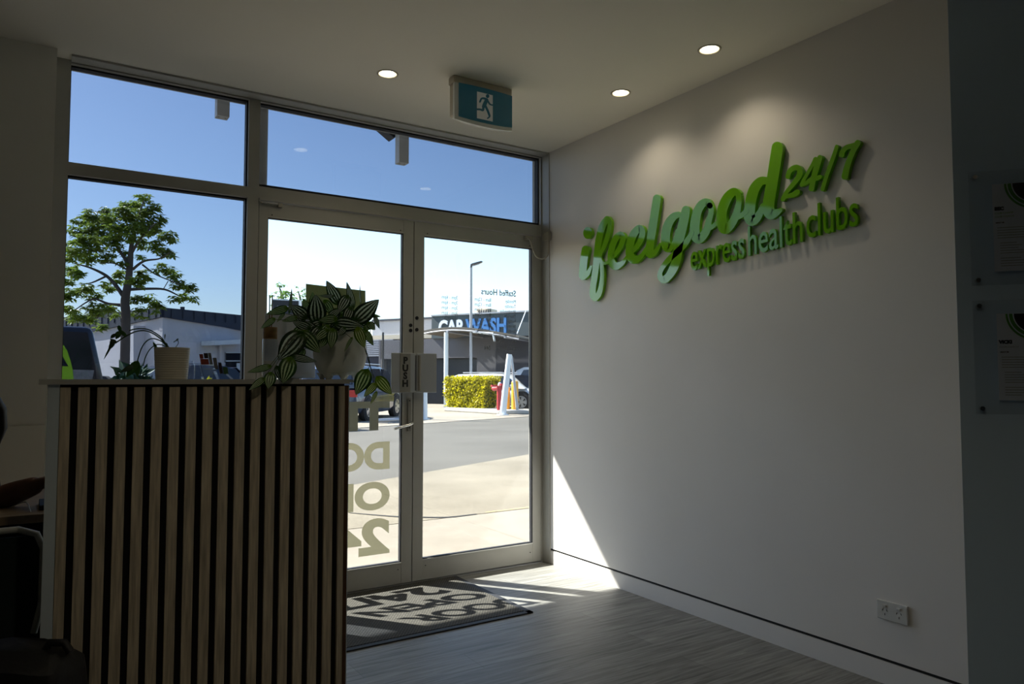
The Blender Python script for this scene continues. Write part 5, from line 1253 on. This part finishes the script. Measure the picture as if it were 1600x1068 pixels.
for k in range(24):
    s = .3+k*.55; q = kc+dR*s+nR*.12; b.prism([Vector((q.x, q.y, zf+.0)), Vector((q.x, q.y, zt-.01)), Vector((q.x, q.y, zt-.01))+dR*.04, Vector((q.x, q.y, zf))+dR*.04], nR*.03)
    q = kc+dL*s+nL*.12; b.prism([Vector((q.x, q.y, zf+.0-.02*s)), Vector((q.x, q.y, zt-.01)), Vector((q.x, q.y, zt-.01))+dL*.04, Vector((q.x, q.y, zf-.02*s))+dL*.04], nL*.03)
build('cladding_ribs', b, 'dark_cladding', t)
def rw(x, y, off=.0):
    d = ray(x, y); P0 = kc+nR*off; tt = (P0-CAM).dot(nR)/d.dot(nR); return CAM+d*tt
b = MB(); b.prism([rw(336, 532, .9), rw(395, 529, .9), rw(395, 536, .9), rw(336, 539, .9)], -nR*.88); build('entrance_canopy', b, 'white_steel', t)
b = MB(); b.tube([rw(345, 539, .12), rw(345, 600, .12)], .06, 10); build('downpipe', b, 'pale_render', t)
b = MB(); b.prism([rw(354, 551, .05), rw(395, 551, .05), rw(395, 592, .05), rw(354, 592, .05)], -nR*.04); wn = build('window', b, 'car_glass', t)
b = MB()
for y in (563.5, 550.5): b.prism([rw(353, y-.8, .08), rw(395, y-.8, .08), rw(395, y+.8, .08), rw(353, y+.8, .08)], -nR*.04)
b.prism([rw(370, 567, .08), rw(375, 567, .08), rw(375, 594, .08), rw(370, 594, .08)], -nR*.04)
build('window_frame', b, 'white_steel', wn)
def lw_(x, y, off=.0):
    d = ray(x, y); P0 = kc+nL*off; tt = (P0-CAM).dot(nL)/d.dot(nL); return CAM+d*tt
b = MB(); b.prism([lw_(202, 510, .5), lw_(208.5, 508, .5), lw_(208.5, 600, .5), lw_(202, 600, .5)], -nL*.5); build('pilaster', b, 'pale_render', t)
q = at(285, 484, 31.0); b = MB(); b.tube([Vector((q.x, q.y, zt-.1)), Vector((q.x, q.y, zt+.12))], .09, 10); build('roof_vent', b, 'dark_cladding', t)

# signboard and far trees behind the left leaf
sD = 38.0
P = [at(425, 466.5, sD), at(469, 468.5, sD), at(469, 500, sD), at(425, 500, sD)]
t = thing('signboard', 'black signboard with white edging and small white lettering beyond the left door', 'sign', ground(447, sD))
th_ = Vector((FWD.x, FWD.y, 0))*.25
b = MB(); b.prism(P, th_); build('edging', b, 'white_steel', t)
Pi = [at(426.3, 468.2, sD-.02), at(466.5, 470, sD-.02), at(466.5, 500, sD-.02), at(426.3, 500, sD-.02)]; b = MB(); b.prism(Pi, th_*.1); bd = build('board', b, 'gasket', t)
vs, fs = text_geo('WESTLAWN', 1.0, 'LEFT', 0); X1 = max(v[0] for v in vs); b = MB()
extrude_geo(b, vs, fs, lambda x, y: at(433+x/X1*23, 480.6-y*4.6, sD-.05), th_*.05); build('lettering', b, 'plate_white', bd)
for x in (430, 464):
    b = MB(); q = ground(x, sD+.1); b.tube([q, Vector((q.x, q.y, at(x, 500, sD).z))], .1, 10); build('post', b, 'galvanised', t)

def tree_from(name, lb, D, blobs, branches, org, sc, leafm, nper, lsize, trunk_r, seed, cat='tree', group=None, spread=.9):
    g = ground(org[0]+branches[0][0][0]/sc, D); t_ = thing(name, lb, cat, (g.x, g.y, GZ), group)
    px2m = D/F_PX; rnd = random.Random(seed)
    def P3(x, y, dd=0): return at(org[0]+x/sc, org[1]+y/sc, D+dd)
    b = MB()
    for i, br in enumerate(branches):
        pts = []; rads = []; dd = 0; dstep = rnd.uniform(-.35, .35)*(0 if i == 0 else 1)
        for j, (x, y, r_) in enumerate(br):
            pts.append(tuple(P3(x, y, dd))); rads.append(r_); dd += dstep
        if i == 0: pts[0] = (pts[0][0], pts[0][1], GZ)
        c = catmull([(*p_, r_) for p_, r_ in zip(pts, rads)], 4)
        b.tube([Vector(q[:3]) for q in c], [max(.012, q[3]*trunk_r) for q in c], 10)
    build('trunk', b, 'bark', t_, smooth=True)
    vs = []; fs = []
    for (x, y, r_) in blobs:
        R_ = r_/sc*px2m; c = P3(x, y, rnd.uniform(-1, 1)*spread)
        n = int(nper*(r_/65.)**2)
        for _ in range(n):
            v = Vector((rnd.gauss(0, 1), rnd.gauss(0, 1), rnd.gauss(0, 1))); v.normalize(); v *= R_*rnd.random()**.45; v.z *= .75; o_ = c+v
            k = rnd.randint(5, 8); up = Vector((rnd.gauss(0, .4), rnd.gauss(0, .4), 1)).normalized()
            for q in range(k):
                a_ = 2*math.pi*q/k+rnd.uniform(-.3, .3); ax = Vector((math.cos(a_), math.sin(a_), rnd.uniform(-.75, .15))).normalized(); sd = ax.cross(up).normalized(); s = lsize*rnd.uniform(.7, 1.25); m0 = o_+ax*s*.5; b0 = len(vs)
                vs += [o_, m0+sd*s*.19, o_+ax*s-Vector((0, 0, s*.12)), m0-sd*s*.19]; fs.append((b0, b0+1, b0+2, b0+3))
    mb = MB(); mb.v = vs; mb.f = fs; build('foliage', mb, leafm, t_, recalc=False)
    return t_
BL = [(620,130,55),(560,170,60),(680,190,45),(480,210,55),(620,230,75),(720,270,55),(400,250,60),(270,240,60),(190,270,50),(330,300,80),(150,345,45),(250,350,75),(560,320,70),(450,330,75),(660,330,75),(770,370,50),(810,395,35),(420,420,80),(300,430,75),(180,470,75),(120,520,55),(600,420,55),(700,440,55),(760,480,55),(805,505,25),(250,520,70),(380,520,55),(500,500,40),(130,600,60),(100,680,45),(180,630,50),(480,560,35),(600,620,50),(560,680,60),(640,660,35),(745,570,35),(780,610,50),(830,640,40),(700,605,22),(850,700,50),(920,720,50),(955,800,35),(870,790,40),(820,795,30),(150,760,60),(110,860,55),(160,910,60),(240,720,50),(280,770,50),(300,860,75),(260,930,50),(380,860,50),(340,980,40),(420,900,30),(430,680,40),(390,730,40),(650,800,55),(560,800,50),(710,830,50),(590,870,40),(600,920,25),(680,880,25),(470,620,30),(520,250,50),(210,400,60),(360,200,40),(110,450,40),(100,780,45),(330,380,60),(530,390,45),(575,260,50),(590,520,30),(500,170,40),(640,300,50),(460,640,35),(520,900,30),(350,700,30)]
BR = [[(490,1300,1),(498,950,.95),(492,820,.9),(515,680,.75),(528,540,.6),(540,420,.42),(580,260,.25),(620,140,.1)],
 [(495,800,.5),(440,720,.42),(370,645,.34),(260,590,.22),(150,560,.1)], [(480,840,.4),(380,830,.28),(280,800,.2),(160,870,.1)], [(370,645,.24),(270,690,.16),(200,700,.08)],
 [(515,560,.4),(440,450,.3),(380,330,.2),(290,270,.1)], [(545,600,.3),(620,545,.24),(720,530,.16),(790,490,.08)], [(610,570,.2),(690,630,.15),(780,670,.12),(860,700,.06)],
 [(520,735,.35),(640,730,.28),(760,735,.22),(860,780,.14),(930,800,.06)], [(532,500,.35),(600,390,.24),(700,290,.12)], [(500,600,.22),(420,560,.15),(320,560,.08)], [(750,730,.1),(780,680,.06)], [(440,860,.2),(360,860,.2),(300,930,.08)]]
tree_from('street_tree', 'broad leafy tree standing outside the left window before the warehouse', 20.0, BL, BR, (80, 280), 4.272, 'tree_leaf', 40, .15, .125, 3, spread=.7)
BL2 = [(100,80,50),(150,120,50),(60,140,50),(120,180,60),(180,200,55),(60,230,60),(140,260,60),(210,270,50),(200,150,40)]
BR2 = [[(130,700,1),(130,300,.8),(120,150,.4),(100,90,.1)]]
tree_from('distant_tree', 'hazy distant tree left of the black signboard, beyond the left door', 60.0, [(x*.9+30, y, r_) for x, y, r_ in BL2], BR2, (416, 430), 5.0, 'far_leaf', 9, .42, .3, 8, group='distant trees beyond the signboard', spread=2)
tree_from('distant_tree', 'hazy distant tree right of the black signboard, beyond the left door', 80.0, [(x*.9+30, y, r_) for x, y, r_ in BL2], BR2, (445, 436), 5.0, 'far_leaf', 9, .42, .3, 9, group='distant trees beyond the signboard', spread=2)
# low planting before the warehouse
def shrub(name, lb, x0, x1, y0, D, m, n, sz, seed, group=None, dep=.8):
    g0_, g1_ = ground(x0, D), ground(x1, D); zt_ = at((x0+x1)/2, y0, D).z; c = (g0_+g1_)/2; t_ = thing(name, lb, 'shrub', (c.x, c.y, GZ), group)
    rx = (g1_-g0_).length/2; hgt = zt_-GZ; u_ = (g1_-g0_).normalized()
    def gen(r):
        a_ = r.uniform(0, 6.28); ph = math.acos(r.uniform(-.1, 1)); q = r.random()**.4
        return c + u_*(rx*q*math.sin(ph)*math.cos(a_)) + FWD*(dep*q*math.sin(ph)*math.sin(a_)) + Vector((0, 0, hgt*(.1+.85*q*math.cos(ph))))
    leaves('foliage', gen, n, sz, m, t_, .35, seed=seed)
    b = MB(); b.ball((c.x, c.y, GZ+hgt*.30), 1, (rx*.6, dep*.5, hgt*.36), 14, 8); build('stems', b, 'hedge_core', t_, smooth=True)
shrub('shrub', 'blue-green spiky shrub at the foot of the street tree', 180, 242, 566, 16.5, 'leaf_dark', 2200, .26, 3)
shrub('shrub', 'small yellow-green shrub behind the business card holder', 300, 342, 585, 20.0, 'hedge_leaf', 1500, .12, 4)
shrub('shrub', 'dark rounded shrub under the warehouse window', 352, 398, 578, 29.0, 'leaf_dark', 1500, .25, 5)
c0 = ground(322, 25.5); car('car', 'dark car roof showing between ribbed pot and card holder', Vector((c0.x, c0.y, GZ)), math.radians(20), 4.2, 1.75, at(322, 569, 25.0).z-GZ, 'car_navy', group='cars parked across the road')
